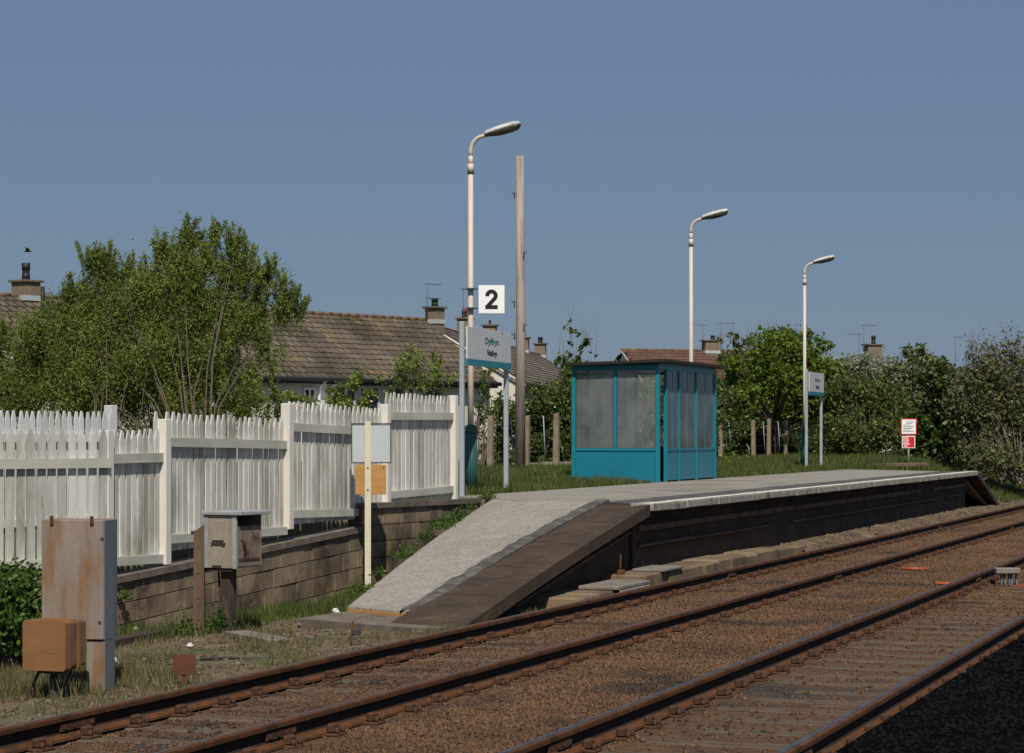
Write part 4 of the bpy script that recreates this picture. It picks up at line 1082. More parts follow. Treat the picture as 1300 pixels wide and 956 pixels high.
# ------------------------------------------------------------------ houses
def tiled_slope(m, e0, e1, r0, r1, course=.30, tile=.33, seed=0):
    """e0,e1 eave ends, r0,r1 ridge ends (world Vectors); overlapping tiles"""
    rg = random.Random(seed)
    L = (e1 - e0).length; S = ((r0 + r1) / 2 - (e0 + e1) / 2).length
    nc = max(4, round(S / course)); nt_ = max(4, round(L / tile))
    nrm = (e1 - e0).cross(r0 - e0).normalized()
    if nrm.z < 0: nrm = -nrm
    for c in range(nc):
        q0, q1 = c / nc, min(1, (c + 1.12) / nc)
        for k_ in range(nt_):
            s0, s1 = (k_ + (.5 if c % 2 else 0)) / nt_, (k_ + 1 + (.5 if c % 2 else 0)) / nt_ - .002
            s1 = min(1, s1)
            if s0 >= 1: continue
            a = e0.lerp(e1, s0).lerp(r0.lerp(r1, s0), q0); b_ = e0.lerp(e1, s1).lerp(r0.lerp(r1, s1), q0)
            cc = e0.lerp(e1, s1).lerp(r0.lerp(r1, s1), q1); dd = e0.lerp(e1, s0).lerp(r0.lerp(r1, s0), q1)
            j = rg.uniform(0, .008)
            up = nrm * (.036 + j)
            m.add([a, b_, a + up, b_ + up, cc + nrm * .012, dd + nrm * .012], [(0, 1, 3, 2), (2, 3, 4, 5)])
def terrace(name, label, ra, rb, ridge_z, eave_z, half, mats, group=None, windows=(), doors=(), gz=.85, wall='render'):
    """ra, rb: (right, depth) ridge ends. front = side toward the track (right-hand)"""
    A = Vector((*cam2w(*ra), 0)); B = Vector((*cam2w(*rb), 0)); L = (B - A).length
    ang = math.atan2(B.y - A.y, B.x - A.x)
    t = thing(name, label, 'house', (A.x, A.y, gz), ang, group)
    rz_, ez = ridge_z - gz, eave_z - gz
    ov = .3
    m = MB(); e = ez - .05
    m.box((0, -half, 0), (L, -half + .25, e)); m.box((0, half - .25, 0), (L, half, e)); m.box((0.0, -half + .25, 0), (.25, half - .25, e)); m.box((L - .25, -half + .25, 0), (L, half - .25, e))
    for x0 in (0, L - .25): m.prism([(-half + .2, e + .002), (half - .2, e + .002), (0, rz_ - .12)], 'x', x0, x0 + .25)
    m.build('wall', wall, t)
    dz = (rz_ - ez) / half * ov
    m = MB()
    tiled_slope(m, Vector((-.15, -half - ov, ez - dz)), Vector((L + .15, -half - ov, ez - dz)), Vector((-.15, 0, rz_)), Vector((L + .15, 0, rz_)), seed=1)
    tiled_slope(m, Vector((-.15, half + ov, ez - dz)), Vector((L + .15, half + ov, ez - dz)), Vector((-.15, 0, rz_)), Vector((L + .15, 0, rz_)), .5, .8, seed=2)
    roof = m.build('roof', mats, t, fixn=False)
    m = MB()      # underside boards keep light out
    for sg in (-1, 1): m.add([(-.1, sg * (half + ov - .02), ez - dz - .01), (L + .1, sg * (half + ov - .02), ez - dz - .01), (L + .1, 0, rz_ - .02), (-.1, 0, rz_ - .02)], [(0, 1, 2, 3)])
    m.build('roof_boarding', 'gutter', roof, fixn=False)
    m = MB(); x = -.15
    while x < L + .1:
        m.tube([(x, 0, rz_ + .02), (min(x + .44, L + .15), 0, rz_ + .02)], .075, 8); x += .45
    m.build('ridge_tiles', 'ridge', roof)
    m = MB(); m.tube([(-.15, -half - ov - .06, ez - dz - .02), (L + .15, -half - ov - .06, ez - dz - .02)], .07, 8); m.box((-.1, -half - ov + .02, ez - dz - .16), (L + .1, -half - ov + .05, ez - dz - .02))
    m.build('gutter', 'gutter', t)
    m = MB()
    for x0 in (-.17, L + .13):
        m.hexa([(x0, -half - ov, ez - dz - .10), (x0 + .04, -half - ov, ez - dz - .10), (x0 + .04, 0, rz_ - .10), (x0, 0, rz_ - .10)], [(x0, -half - ov, ez - dz - .01), (x0 + .04, -half - ov, ez - dz - .01), (x0 + .04, 0, rz_ - .01), (x0, 0, rz_ - .01)])
    m.build('bargeboard', 'render', t)
    for (x, w_, z0, z1) in windows:
        m = MB()
        for (a, c) in ((x - w_ / 2, x - w_ / 2 + .07), (x + w_ / 2 - .07, x + w_ / 2), (x - .035, x + .035)): m.box((a, -half - .05, z0 + .07), (c, -half + .02, z1 - .07))
        m.box((x - w_ / 2, -half - .05, z0), (x + w_ / 2, -half + .02, z0 + .07)); m.box((x - w_ / 2, -half - .05, z1 - .07), (x + w_ / 2, -half + .02, z1))
        f = m.build('window', 'upvc', t)
        m = MB(); m.box((x - w_ / 2 + .05, -half - .012, z0 + .05), (x + w_ / 2 - .05, -half - .004, z1 - .05)); m.build('pane', 'dark_glass', f)
    for x in doors:
        m = MB(); m.tube([(x, -half - ov - .05, ez - dz - .05), (x - .1, -half - .15, ez - .45), (x - .1, -half - .08, 0)], .05, 8); m.build('downpipe', 'upvc', t)
    return t, A, ang, L
def chimney(t, x, y, ridge_local, w, h, pots, mat='chim', depth=.5):
    m = MB(); m.cbox((x - w / 2, y - depth / 2, ridge_local - .5), (x + w / 2, y + depth / 2, ridge_local + h), .01)
    st_ = m.build('chimney', mat, t)
    m = MB(); m.cbox((x - w / 2 - .08, y - depth / 2 - .07, ridge_local + h + .001), (x + w / 2 + .08, y + depth / 2 + .07, ridge_local + h + .07), .008); m.build('chimney_cap', 'coping', st_)
    m = MB(); m.box((x - w / 2 - .03, y - depth / 2 - .03, ridge_local - .12), (x + w / 2 + .03, y + depth / 2 + .03, ridge_local + .03)); m.build('flashing', 'lead', st_)
    for (dx, hp_, pm, r_) in pots:
        m = MB(); z0 = ridge_local + h + .07
        m.tube([(x + dx, y, z0), (x + dx, y, z0 + hp_ * .45)], [r_ * 1.05, r_ * .95], 12); m.tube([(x + dx, y, z0 + hp_ * .45), (x + dx, y, z0 + hp_ * .5), (x + dx, y, z0 + hp_ * .55)], [r_ * .95, r_ * .75, r_], 12)
        m.tube([(x + dx, y, z0 + hp_ * .55), (x + dx, y, z0 + hp_)], [r_, r_ * 1.08], 12); m.build('chimney_pot', pm, st_)
    return st_
def aerial(t, x, y, z0, h, arms=2, right=1):
    m = MB(); m.tube([(x, y, z0), (x, y, z0 + h)], .017, 6)
    for k_ in range(arms):
        zz = z0 + h - .05 - k_ * h * .38; m.tube([(x - .2 * right, y, zz + .0), (x + .75 * right, y, zz + .02)], .011, 5)
        for q in range(5): xx = x + right * (q * .16); m.tube([(xx, y - .16, zz + .02), (xx, y + .16, zz + .02)], .006, 4)
    m.build('tv_aerial', 'metal', t)

RZ = 5.90; EZ = 3.93
# terrace A: ridge from left of frame to column 537
ra = ((-60 - 650) / F * 68.5, 68.5); rb = (-3.14, 85.0)
def AW(u):     # distance along the front wall of the first terrace seen at column u
    dr, dd = rb[0] - ra[0], rb[1] - ra[1]; L_ = math.hypot(dr, dd); nr, nd = dd / L_, -dr / L_
    a0, b0 = ra[0] + nr * 3.0, ra[1] + nd * 3.0; k = (u - 650) / F
    return (k * b0 - a0) / (dr - k * dd) * L_
tA, A_, angA, LA = terrace('terrace_house', 'long bungalow terrace with mossy lichen-spotted tile roof behind the willow', ra, rb, RZ, EZ - .1, 3.0, 'roof_tile',
                           windows=[(2.5, 1.5, 1.1, 2.4), (6, 1.5, 1.1, 2.4), (AW(392), .55, .6, 2.5), (AW(438), 1.0, 1.0, 2.6), (AW(468), 1.0, 1.0, 2.6), (AW(512), 1.1, 1.1, 2.6), (AW(548), .9, 1.1, 2.6)], doors=[AW(420), AW(404), 8])
def along(u, ra_, rb_):
    k = (u - 650) / F; dr, dd = rb_[0] - ra_[0], rb_[1] - ra_[1]
    s = (k * ra_[1] - ra_[0]) / (dr - k * dd); return s * math.hypot(dr, dd)
chimney(tA, along(33, ra, rb), 0, RZ - .85, .60, .42, [(0, .50, 'pot_black', .12)], depth=.6)
m = MB(); xx = along(25, ra, rb); m.tube([(xx, -1.0, RZ - .85 - .7), (xx, -1.0, RZ - .85 + .25)], .06, 8); m.build('vent_pipe', 'pot_black', tA)
chimney(tA, along(551, ra, rb) - .2, -.2, RZ - .85, .50, .42, [(0, .30, 'pot_black', .12)])
aerial(tA, along(541, ra, rb) - .3, -.3, RZ - .85, 1.30, 2, 1)
# lean-to porch bits on A
xx = 12.2
m = MB(); m.box((xx - .5, -4.0, 0), (xx + .5, -3.05, 2.1)); m.build('porch', 'upvc', tA)
# terrace B running away along the line
rc = (-2.95, 89.0); rd = (1.5, 123.0)
tB, B_, angB, LB = terrace('terrace_house', 'second terrace with paler tiles running away right of the mossy roof', rc, rd, RZ - .02, EZ, 3.2, 'roof_light',
                           windows=[(3, 1.5, 1.1, 2.4), (8, 1.5, 1.1, 2.4), (14, 1.5, 1.1, 2.4), (20, 1.5, 1.1, 2.4)], doors=[5.5])
for (u, hh_, pots) in ((590, .62, [(-.16, .26, 'pot_black', .10), (.14, .40, 'pot_red', .11)]), (622, .62, [(0, .2, 'pot_black', .05)]), (664, .5, [(-.2, .3, 'pot_black', .1), (.2, .3, 'pot_black', .1)]), (686, .45, [(-.2, .3, 'pot_black', .1), (.2, .3, 'pot_black', .1)])):
    xx = along(u, rc, rd)
    chimney(tB, xx, 0, RZ - .87, .55, hh_ * (89 + xx) / 96, pots, depth=.55)
aerial(tB, along(579, rc, rd), -.3, RZ - .87, 1.75, 1, 1)
# terrace C, reddish
re_ = (5.4, 116); rf = (12.6, 118.6)
tC, C_, angC, LC = terrace('terrace_house', 'distant terrace with reddish brown roof seen above the shelter', re_, rf, 5.93, 4.1, 3.2, 'roof_red', windows=[(4, 1.6, 1.1, 2.4)], doors=[2])
chimney(tC, along(900, re_, rf), -.2, 5.93 - .85, .75, .48, [(.12, .22, 'pot_black', .11)])
aerial(tC, along(913, re_, rf), -.2, 5.93 - .85, 1.4, 1, 1)
aerial(tC, along(890, re_, rf), -.2, 5.93 - .85, 1.3, 1, -1)
rk = (15.0, 118); rl = (24, 122)
tE, E_, angE, LE = terrace('terrace_house', 'roof hidden behind the pale blossom tree with its chimney and aerials above', rk, rl, 5.05, 3.7, 3.0, 'roof_red')
chimney(tE, along(1105, rk, rl), -.2, 5.05 - .85, .80, 1.22, [(.05, .42, 'pot_black', .11)])
aerial(tE, along(1094, rk, rl), -.2, 5.05 - .85, 2.25, 1, 1)
aerial(tE, along(1088, rk, rl), -.2, 5.05 - .85, 1.8, 1, -1)
# terrace D farther right, only aerials and ridge peep over
rg_ = (19, 112); rh = (30, 128)
tD, D_, angD, LD = terrace('terrace_house', 'farthest right roof hidden by bushes with two thin aerials showing', rg_, rh, 4.6, 3.4, 3.0, 'roof_red')
aerial(tD, along(1208, rg_, rh), -.2, 4.6 - .85, 1.95, 1, 1); aerial(tD, along(1222, rg_, rh), -.2, 4.6 - .85, 1.8, 2, 1)

# bird over the left chimney
p = at(34.5, 60, v=319)
t = thing('flying_bird', 'small dark bird in flight above the left chimney', 'bird', p, YAW); t.scale = (.65, .65, .65)
m = MB()
body = [(-.16, .004, .004), (-.10, .03, .02), (0, .05, .04), (.09, .04, .04), (.13, .03, .03), (.17, .005, .005)]
m.rings([[(x, math.cos(a) * w_, math.sin(a) * h_ + .0) for a in np.linspace(0, 5.24, 6)] for x, w_, h_ in body])
for s_ in (-1, 1):
    m.add([(-.05, 0, .01), (.07, 0, .02), (.09, s_ * .17, .10), (-.02, s_ * .20, .09), (.02, s_ * .36, .12), (-.03, s_ * .33, .11)], [(0, 1, 2, 3), (3, 2, 4, 5)])
m.add([(-.14, 0, .0), (-.24, -.04, .0), (-.24, .04, .0)], [(0, 1, 2)])
m.build('body', 'bird', t)

# ------------------------------------------------------------------ vegetation
def leaf_quads(P_, size, rg, up_bias=.35, aspect=.55):
    n = len(P_)
    a = rg.normal(0, 1, (n, 3)); a[:, 2] += up_bias; a /= np.linalg.norm(a, axis=1)[:, None]
    b_ = rg.normal(0, 1, (n, 3)); b_ -= (b_ * a).sum(1)[:, None] * a; b_ /= np.linalg.norm(b_, axis=1)[:, None]
    s_ = size * rg.uniform(.6, 1.3, n)[:, None]
    return np.stack([P_ - a * s_, P_ + b_ * s_ * aspect, P_ + a * s_, P_ - b_ * s_ * aspect], 1).reshape(-1, 3)
def clump_points(c, rad, n, sub, rg, spread=.22, plume=0.0):
    """ellipsoid full of sub-clumps; returns leaf points and sub-clump centres"""
    q = rg.normal(0, 1, (sub, 3)); q /= np.linalg.norm(q, axis=1)[:, None]
    q *= (rg.random(sub) ** .45)[:, None]
    cen = np.array(c) + q * np.array(rad)
    w = rg.uniform(.3, 1.4, sub); w /= w.sum()
    idx = rg.choice(sub, n, p=w)
    r_ = np.array([min(rad[0], rad[1]), min(rad[0], rad[1]), rad[2]])
    sc_ = rg.uniform(.6, 1.5, (sub, 1)) * spread
    off = rg.normal(0, 1, (n, 3)) * np.array([1, 1, 1 + plume])
    m_ = max(.25, min(r_))
    return cen[idx] + off * sc_[idx] * m_, cen
def plant(name, label, cat, base, clumps, mat, leaf, dens, sub=26, trunk='bark', tr=.07, spread=.22, plume=0, extra=None, stems=1, group=None, aspect=.55, up=.35, limb_frac=.6, seed=1, part='crown', twigs=0, twig_len=.5, leafy=0):
    """clumps: list of (u, v, d, ru_px, rv_px, weight)"""
    rg = np.random.default_rng(seed)
    t = thing(name, label, cat, base, 0, group)
    pts, cens = [], []
    for (u, v, d, ru, rv, w) in clumps:
        c = at(u, d, v=v) - Vector(base); k_ = d / F
        rad = (ru * k_, max(ru * k_ * .8, .3), rv * k_)
        area = rad[0] * rad[2]
        n = int(area * dens * w); sb = max(5, int(sub * max(.3, min(1.6, area))))
        p_, ce = clump_points(c, rad, n, sb, rg, spread, plume)
        pts.append(p_); cens.append(ce)
    pts = np.concatenate(pts); cens = np.concatenate(cens)
    pts = pts[pts[:, 2] > .02]
    tw_pts = []
    if extra:
        em, frac, es = extra; k_ = rg.random(len(pts)) < frac
        npmesh('blossom', leaf_quads(pts[k_] + rg.normal(0, .02, (k_.sum(), 3)), es, rg, .2, .8), 4, em, t)
    m = MB(); zt_ = np.percentile(cens[:, 2], 40)
    roots = [Vector((rg.uniform(-.12, .12) * stems, rg.uniform(-.12, .12) * stems, 0)) for _ in range(stems)]
    sel = rg.permutation(len(cens))[:int(len(cens) * limb_frac)]
    for i in sel:
        r0 = roots[int(rg.integers(0, stems))]; c = Vector(cens[i])
        if stems == 1:
            hub = Vector((0, 0, max(.3, min(zt_, c.z * .5)))); mid = hub.lerp(c, .5) + Vector((rg.normal(0, .06), rg.normal(0, .06), .08))
            m.tube([hub, mid, c], [tr * .45, tr * .25, tr * .08], 5, False)
        else:
            mid = r0.lerp(c, .5) + Vector((c.x * -.12, c.y * -.12, c.z * .04)) + Vector((rg.normal(0, .06), rg.normal(0, .06), 0))
            m.tube([r0 - Vector((0, 0, .2)), mid, c], [tr * .45, tr * .25, tr * .06], 5, False)
    if stems == 1: m.tube([(0, 0, -.3), (0.02, 0, zt_ * .5), (0, 0, max(.35, zt_))], [tr, tr * .8, tr * .5], 8)
    for _ in range(twigs):
        c = Vector(cens[int(rg.integers(0, len(cens)))]); dv = Vector((rg.normal(0, .3), rg.normal(0, .3), 1)).normalized() * twig_len * rg.uniform(.5, 1.3)
        m.tube([c, c + dv * .5 + Vector((rg.normal(0, .03), 0, 0)), c + dv], [tr * .10, tr * .07, tr * .03], 4, False)
        nn = int(leafy)
        if nn:
            q_ = rg.random((nn, 1)) ** .8 * 1.05; tw_pts.append(np.array(c)[None] + np.array(dv)[None] * q_ + rg.normal(0, leaf * .8, (nn, 3)))
    m.build('trunk', trunk, t, fixn=False)
    if tw_pts: pts = np.concatenate([pts] + tw_pts)
    npmesh(part, leaf_quads(pts, leaf, rg, up, aspect), 4, mat, t)
    return t

# big willow on the left
D = 40.0
wc = [(250, 334, D, 34, 34, 1.0), (225, 358, D, 45, 36, 1), (288, 345, D, 26, 32, .7), (315, 356, D, 22, 34, .55), (338, 358, D, 13, 28, .5), (362, 380, D, 16, 34, .45), (376, 402, D, 9, 20, .4),
      (185, 360, D, 40, 26, .9), (140, 352, D, 22, 28, .8), (118, 345, D, 9, 20, .5), (108, 388, D, 34, 32, 1), (160, 402, D, 60, 42, 1.2), (235, 402, D, 60, 46, 1.2), (298, 410, D, 44, 44, .9), (340, 430, D, 30, 38, .45), (250, 440, D, 60, 50, .9), (140, 470, D, 90, 50, .9),
      (70, 422, D, 46, 32, 1.1), (28, 450, D, 44, 38, 1.1), (100, 455, D, 60, 42, 1.2), (180, 460, D, 64, 44, 1.2), (250, 465, D, 50, 44, .8), (310, 480, D, 50, 36, .45), (30, 500, D, 60, 36, 1.2), (110, 510, D, 60, 36, 1.2), (190, 515, D, 60, 34, 1.2), (260, 525, D, 60, 26, .9), (330, 520, D, 40, 18, .5),
      (-40, 480, D, 50, 60, 1.2), (272, 312, D, 9, 20, .5), (238, 308, D, 10, 18, .5), (210, 325, D, 12, 20, .5), (300, 326, D, 9, 18, .4), (86, 398, D, 12, 18, .6)]
plant('willow_tree', 'big bushy green willow with many thin upright stems behind the white fences', 'tree', at(215, D, z=.8), wc, 'l_willow', .029, 27000, sub=80, trunk='bark', tr=.045, spread=.15, plume=1.2, stems=12, aspect=.36, up=.9, seed=3, limb_frac=.07, twigs=620, twig_len=.34, leafy=95)
# sapling between houses and sign
plant('sapling', 'loose young shrub with yellow-green leaves in front of the mossy roof', 'shrub', at(530, 58, z=.9), [(530, 455, 58, 36, 24, .5), (515, 475, 58, 34, 22, .6), (560, 470, 58, 30, 22, .45), (500, 490, 58, 30, 14, .6), (545, 495, 58, 40, 14, .7)],
      'l_willow', .05, 2600, sub=26, trunk='bark', tr=.05, spread=.16, plume=.6, stems=3, seed=5, aspect=.5, twigs=20)
plant('garden_shrub', 'low garden shrub with pale new leaves in front of the white windows', 'shrub', at(440, 55, z=.9), [(415, 505, 55, 34, 14, .8), (450, 490, 55, 28, 20, .9), (470, 505, 55, 30, 14, .9), (380, 512, 55, 30, 14, .9), (440, 520, 55, 70, 14, 1)],
      'l_willow', .05, 3200, sub=26, trunk='bark', tr=.04, spread=.18, stems=3, seed=6, extra=('l_flower', .02, .03))
# hedge behind wire fence (left of shelter)
plant('flowering_hedge', 'dark hedge dotted with white blossom behind the telegraph pole', 'hedge', at(690, 64, z=.9), [(650, 528, 64, 30, 36, .9), (690, 520, 64, 36, 36, 1.1), (722, 505, 64, 30, 40, 1.1), (700, 582, 64, 46, 16, 1.2), (650, 582, 64, 40, 16, 1), (740, 580, 64, 30, 18, 1.2), (705, 540, 64, 44, 44, 1.1), (665, 560, 64, 40, 32, 1), (735, 545, 64, 34, 46, 1.1), (735, 470, 64, 22, 14, .6)],
      'l_hedge', .055, 4200, sub=40, trunk='bark', tr=.05, spread=.22, stems=5, seed=7, extra=('l_flower', .012, .05))
plant('thin_shrub', 'straggly sparse shrub between the name board posts', 'shrub', at(622, 62.5, z=.9), [(620, 500, 62.5, 22, 40, .35), (628, 545, 62.5, 22, 36, .55), (610, 560, 62.5, 14, 30, .5), (635, 570, 62.5, 18, 20, .7)],
      'l_hedge', .05, 3000, sub=30, trunk='bark', tr=.07, spread=.2, stems=4, seed=8, twigs=30, twig_len=.5)
plant('young_tree', 'spindly young tree poking above the hedge left of the shelter roof', 'tree', at(728, 66, z=.9), [(725, 430, 66, 20, 34, .12), (745, 440, 66, 22, 24, .12), (718, 455, 66, 20, 16, .3), (735, 462, 66, 26, 14, .45)],
      'l_hedge', .07, 2600, sub=26, trunk='bark', tr=.045, spread=.10, stems=4, seed=9, twigs=26, twig_len=.7)
plant('overgrown_hedge', 'dense hedge seen through and behind the shelter glazing', 'hedge', at(830, 72, z=.9), [(765, 520, 68, 36, 56, 1), (800, 525, 70, 40, 56, 1), (840, 530, 72, 44, 52, 1), (880, 530, 76, 40, 50, 1), (915, 535, 92, 34, 50, 1), (905, 574, 92, 44, 16, 1.2), (860, 578, 84, 40, 16, 1.2)],
      'l_hedge', .07, 3000, sub=30, trunk='bark', tr=.06, spread=.24, stems=5, seed=10)
# right-hand trees
plant('broadleaf_tree', 'bright green broadleaf tree behind the wire fence left of the farthest lamp', 'tree', at(985, 96, z=.9), [(1000, 445, 96, 44, 30, 1), (985, 470, 96, 50, 34, 1.1), (1035, 465, 96, 32, 34, 1), (950, 490, 96, 36, 30, 1), (1010, 500, 96, 50, 34, 1.1), (1045, 505, 96, 34, 34, 1), (960, 520, 96, 44, 22, .8), (968, 434, 96, 16, 14, .5), (1044, 440, 96, 16, 16, .5), (1002, 420, 96, 12, 9, .4), (1024, 426, 96, 12, 12, .5), (930, 462, 95, 18, 14, .6), (1062, 478, 96, 12, 14, .5), (945, 500, 92, 26, 16, .7), (1000, 470, 92, 24, 14, .7)],
      'l_green', .078, 2500, sub=30, trunk='bark', tr=.12, spread=.2, seed=11, aspect=.7)
plant('sparse_tree', 'sparse budding tree with dark twigs right of the shelter roof', 'tree', at(925, 100, z=.9), [(925, 430, 100, 22, 12, .28), (940, 445, 100, 30, 18, .35), (975, 420, 100, 30, 8, .25), (918, 455, 100, 22, 16, .5), (945, 470, 100, 34, 16, .8)],
      'l_olive', .10, 1100, sub=18, trunk='bark', tr=.08, spread=.14, seed=12, twigs=30, twig_len=.6)
plant('dark_shrub', 'dark shrub mass behind the wire fence posts', 'shrub', at(960, 100, z=.9), [(930, 530, 99, 34, 40, 1), (965, 545, 100, 38, 34, 1), (1005, 545, 102, 40, 34, 1), (1045, 545, 102, 36, 36, 1), (925, 500, 99, 24, 24, .8), (940, 570, 99, 34, 16, 1.2), (985, 572, 100, 40, 15, 1.2), (1030, 572, 101, 40, 15, 1.2)],
      'l_dark', .07, 3200, sub=22, trunk='bark', tr=.06, spread=.25, stems=5, seed=13)
plant('olive_shrub', 'olive green shrub bank behind the red and white notices', 'shrub', at(1100, 92, z=.9), [(1085, 510, 94, 40, 30, 1), (1125, 515, 94, 40, 34, 1), (1090, 555, 90, 44, 30, 1), (1135, 560, 88, 40, 28, 1), (1065, 560, 90, 30, 30, 1), (1070, 495, 95, 26, 22, 1)],
      'l_hedge', .07, 3300, sub=22, trunk='bark', tr=.06, spread=.25, stems=5, seed=14, extra=('l_olive', .30, .07))
plant('blossom_tree', 'pale grey-green tree in faint blossom below the distant chimney', 'tree', at(1105, 103, z=.9), [(1085, 470, 103, 34, 20, 1), (1118, 470, 103, 30, 20, 1), (1095, 492, 103, 46, 22, 1), (1130, 486, 103, 30, 26, 1), (1068, 468, 103, 14, 12, .6)],
      'l_pale', .065, 4200, sub=44, trunk='bark_pale', tr=.09, spread=.22, stems=3, seed=15, twigs=60, twig_len=.4)
plant('silvery_shrub', 'tall silvery leaved shrub above the dark ivy bush', 'shrub', at(1165, 98, z=.9), [(1165, 458, 98, 30, 16, 1), (1185, 470, 98, 28, 20, .9), (1145, 478, 98, 24, 22, .9), (1160, 499, 98, 40, 28, .9)],
      'l_pale', .065, 3800, sub=26, trunk='bark_pale', tr=.08, spread=.2, stems=3, seed=16, twigs=40, extra=('l_hedge', .5, .09), twig_len=.4)
plant('ivy_bush', 'dark glossy ivy covered bush at the end of the platform', 'bush', at(1200, 84, z=.3), [(1185, 480, 84, 24, 24, 1), (1200, 500, 84, 34, 28, 1), (1205, 535, 84, 38, 34, 1.1), (1200, 570, 84, 40, 30, 1.1), (1175, 545, 84, 22, 40, .9), (1225, 570, 84, 20, 30, .9), (1170, 580, 84, 26, 18, .9)],
      'l_ivy', .07, 3800, sub=26, trunk='bark', tr=.07, spread=.25, stems=4, seed=17, aspect=.8)
plant('bare_thicket', 'tall brownish thicket of half bare twigs at the right edge', 'thicket', at(1270, 80, z=.4), [(1240, 500, 80, 30, 50, .6), (1275, 480, 80, 34, 44, .35), (1300, 500, 80, 34, 50, .35), (1265, 540, 80, 40, 40, .8), (1300, 555, 80, 40, 36, .7), (1250, 580, 78, 34, 20, .8), (1290, 590, 78, 40, 16, .8), (1330, 530, 80, 40, 60, .9), (1225, 520, 80, 26, 40, .7), (1300, 530, 80, 40, 50, .7), (1260, 500, 80, 40, 40, .5), (1245, 455, 80, 20, 20, .15), (1290, 450, 80, 26, 20, .12)],
      'l_bare', .05, 3400, sub=60, trunk='bark_pale', tr=.035, spread=.2, stems=12, seed=18, twigs=1500, twig_len=.7, limb_frac=.5, extra=('l_olive', .6, .07), leafy=3)
plant('background_scrub', 'shadowy scrub behind the thicket past the platform end', 'scrub', at(1260, 90, z=.5), [(1240, 560, 92, 60, 46, 1), (1300, 560, 92, 60, 46, 1), (1290, 520, 92, 60, 40, .7), (1350, 540, 92, 60, 60, .8)],
      'l_olive', .075, 3000, sub=26, trunk='bark', tr=.06, spread=.26, stems=5, seed=19)
# laurel hedge bottom left
plant('laurel_hedge', 'fresh green leafy hedge at lower left beside the grey cabinet', 'hedge', at(5, 21.5, z=-.32), [(15, 765, 21.5, 30, 36, 1.2), (-20, 770, 21.8, 40, 45, 1.2), (20, 800, 21.3, 28, 26, 1), (-30, 740, 22.5, 40, 22, 1), (22, 740, 22.0, 26, 16, 1), (-60, 780, 21.5, 40, 60, 1)],
      'l_laurel', .026, 52000, sub=160, trunk='bark', tr=.04, spread=.2, stems=4, seed=20, aspect=.75)
# weeds growing along walls
def weed(u, d, z, w, h, lab, mat='l_laurel', seed=1):
    rg = np.random.default_rng(seed); base = at(u, d, z=z); n = int(260 * w / .2)
    P_ = np.stack([rg.normal(0, w * .5, n), rg.normal(0, w * .35, n), np.abs(rg.normal(0, h * .5, n))], 1)
    o = npmesh('weed_clump', leaf_quads(P_, .022, rg, .5, .6), 4, mat, None, base); tag(o, lab, 'weeds', kind='stuff')
weed(345 * 0 + 283, 26.3, -.26, .2, .22, 'leafy weeds around the leg of the wooden box', seed=1)
weed(232, 26.2, -.28, .16, .18, 'small weeds at the wall foot left of the timber post', seed=2)
def edge_weeds():
    rg = np.random.default_rng(44); L_ = []
    for q, w_, n_ in ((.10, .10, 250), (.22, .06, 120), (.36, .10, 300), (.42, .07, 160), (.52, .08, 200), (.63, .13, 500), (.70, .13, 500), (.76, .10, 320), (.86, .06, 120), (.985, .07, 220), (1.0, .07, 180)):
        c = left_bot.lerp(left_top, q); c = c + Vector((-.10, 0, (P - zb) * .045 * math.sin(math.pi * q)))
        L_.append(np.array(c)[None] + np.stack([rg.normal(0, w_ * .6, n_), rg.normal(0, w_ * 1.6, n_), np.abs(rg.normal(0, .05, n_))], 1))
    return np.concatenate(L_)
o = npmesh('edge_weeds', leaf_quads(edge_weeds(), .020, np.random.default_rng(4), .5, .5), 4, 'l_laurel'); tag(o, 'creeping weeds along the left edge of the gravelled ramp', 'weeds', kind='stuff')
weed(158, 26.6, .05, .12, .10, 'weed sprig growing from the stained wall beside the grey cabinet', mat='l_hedge', seed=7)

# grass
def grass(name, label, n, sampler, hmin, hmax, w, mat, seed=1):
    rg = np.random.default_rng(seed)
    x, y = sampler(rg, n); z = hfun(x, y) - .01; n = len(x)
    hgt = rg.uniform(hmin, hmax, n) * (.6 + .5 * np.sin(x * 2.1 + np.sin(y * 1.7) * 2) ** 2)
    a = rg.uniform(0, 6.28, n); dx, dy = np.cos(a), np.sin(a); lean = rg.uniform(0, .55, n) * hgt; la = rg.uniform(0, 6.28, n)
    ww = w * rg.uniform(.6, 1.4, n)
    B0 = np.stack([x - dx * ww, y - dy * ww, z], 1); B1 = np.stack([x + dx * ww, y + dy * ww, z], 1)
    T = np.stack([x + np.cos(la) * lean, y + np.sin(la) * lean, z + hgt], 1)
    o = npmesh(name, np.stack([B0, B1, T], 1).reshape(-1, 3), 3, mat); tag(o, label, kind='stuff'); return o
def verge(rg, n):
    y = 36 + 62 * rg.random(n) ** 1.25; x = -12.78 - 8.0 * rg.random(n) ** 1.5
    k_ = ~((x > sx0 - .05) & (y > sy0 - .1) & (y < sy1 + .1))
    return x[k_], y[k_]
grass('verge_grass', 'uneven grass verge between the platform and the hedge', 120000, verge, .06, .20, .011, 'grass', 1)
def bank(rg, n):
    y = 67 + 35 * rg.random(n); x = -9.7 - 6 * rg.random(n); return x, y
grass('bank_grass', 'rough grass on the bank past the platform end', 30000, bank, .08, .30, .016, 'grass', 2)
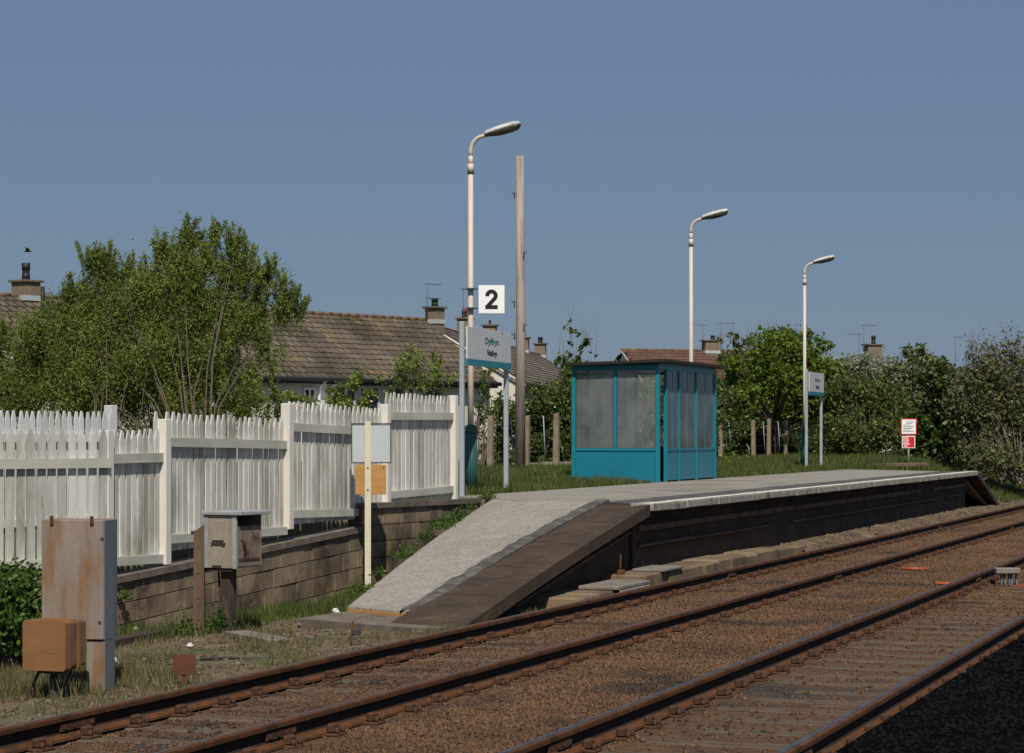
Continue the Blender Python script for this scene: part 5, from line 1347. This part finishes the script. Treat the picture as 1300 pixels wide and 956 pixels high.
def wallfoot(rg, n):
    s_ = rg.random(n); t_ = 1.5 + (TA + 1.0 - 1.5) * s_; off = .25 + np.abs(rg.normal(0, .38, n)) + .5 * (np.sin(t_ * 1.9) * .5 + .5) * rg.random(n)
    px = np.array([wp(float(a), float(o_)) for a, o_ in zip(t_, off)]); x, y = px[:, 0], px[:, 1]
    k_ = (np.sin(x * 3.3 + 1) * np.sin(y * 2.1) + rg.normal(0, .5, len(x)) > -.35) & ~((x > -11.2) & (y > 25.4))
    k_ &= (rg.random(len(x)) < .35 + .65 * np.clip((y - 24.5) / 2.5, 0, 1))
    return x[k_], y[k_]
grass('wall_foot_grass', 'patchy weedy grass along the foot of the blockwork wall', 30000, wallfoot, .05, .20, .007, 'grass', 3)
def lowleft(rg, n):
    x = rg.uniform(-13.2, -8.6, n); y = rg.uniform(14, 26.5, n)
    k_ = (side(x, y, pF, pA) / (pA - pF).length < -.15) & (side(x, y, pA, pE) / (pE - pA).length < -.1)
    k_ &= (np.sin(x * 2.7) * np.sin(y * 1.9 + 1) + np.sin(x * 5.1 + y * 3) * .4 + rg.normal(0, .35, n) > .35) | ((x < -10.6) & (y < 20.5))
    return x[k_], y[k_]
grass('trackside_grass', 'thin tufts of mixed grass on the bare ground by the cabinets', 60000, lowleft, .03, .12, .006, 'grass_dry', 4)
def hedgegrass(rg, n):
    c = at(30, 20.3, z=0); x = c.x + rg.normal(0, .55, n); y = c.y + rg.normal(0, .55, n); return x, y
grass('tall_grass', 'taller grass around the base of the orange junction box', 9000, hedgegrass, .06, .2, .006, 'grass_dry', 5)
def flowers(rg, n):
    u = rg.uniform(910, 960, n); d = rg.uniform(66, 82, n); xy = [at(a, b_, z=0) for a, b_ in zip(u, d)]
    return np.array([p.x for p in xy]), np.array([p.y for p in xy])
rg = np.random.default_rng(77); fx_, fy_ = flowers(rg, 9)
P_ = np.stack([fx_, fy_, hfun(fx_, fy_) + rg.uniform(.06, .16, 9)], 1)
P_ = np.repeat(P_, 6, 0) + rg.normal(0, .03, (54, 3))
o = npmesh('wild_flowers', leaf_quads(P_, .028, rg, .2, .8), 4, 'l_yellow'); tag(o, 'scattered orange yellow flowers in the grass right of the shelter', kind='stuff')

# ------------------------------------------------------------------ camera, light, sky
cam = bpy.data.cameras.new('camera'); co = bpy.data.objects.new('camera', cam); COL.objects.link(co)
co.location = (0, 0, H); co.rotation_euler = (R(90), 0, YAW)
cam.sensor_width = 36; cam.sensor_fit = 'HORIZONTAL'; cam.lens = 36 * F / 1300
cam.shift_y = (HOR - 478) / 1300; cam.clip_start = .1; cam.clip_end = 5000
sc.camera = co
el = R(50); az = math.atan2(.417, -.903)
ts = Vector((math.sin(az) * math.cos(el), math.cos(az) * math.cos(el), math.sin(el)))
sun = bpy.data.lights.new('sun', 'SUN'); sun.energy = 4.5; sun.angle = R(.53); sun.color = (1.0, .93, .82)
so = bpy.data.objects.new('sun', sun); COL.objects.link(so); so.rotation_euler = ts.to_track_quat('Z', 'Y').to_euler(); so.location = (10, -10, 30)
w = bpy.data.worlds.new('World'); sc.world = w; w.use_nodes = True
nt = w.node_tree; bg = nt.nodes['Background']
sky = nt.nodes.new('ShaderNodeTexSky'); sky.sky_type = 'NISHITA'; sky.sun_disc = False
sky.sun_elevation = el; sky.sun_rotation = az; sky.air_density = 1.0; sky.dust_density = .4; sky.ozone_density = 5.0; sky.altitude = 0
hz = nt.nodes.new('ShaderNodeMix'); hz.data_type = 'RGBA'; hz.inputs[0].default_value = .74     # constant blue mixed in to flatten the sky gradient
nt.links.new(sky.outputs[0], hz.inputs[6]); hz.inputs[7].default_value = (2.32, 3.42, 5.30, 1)
nt.links.new(hz.outputs[2], bg.inputs[0]); bg.inputs[1].default_value = .06
sc.view_settings.view_transform = 'Standard'; sc.view_settings.look = 'None'; sc.view_settings.exposure = 0; sc.view_settings.gamma = 1
sc.cycles.max_bounces = 6; sc.cycles.transparent_max_bounces = 12
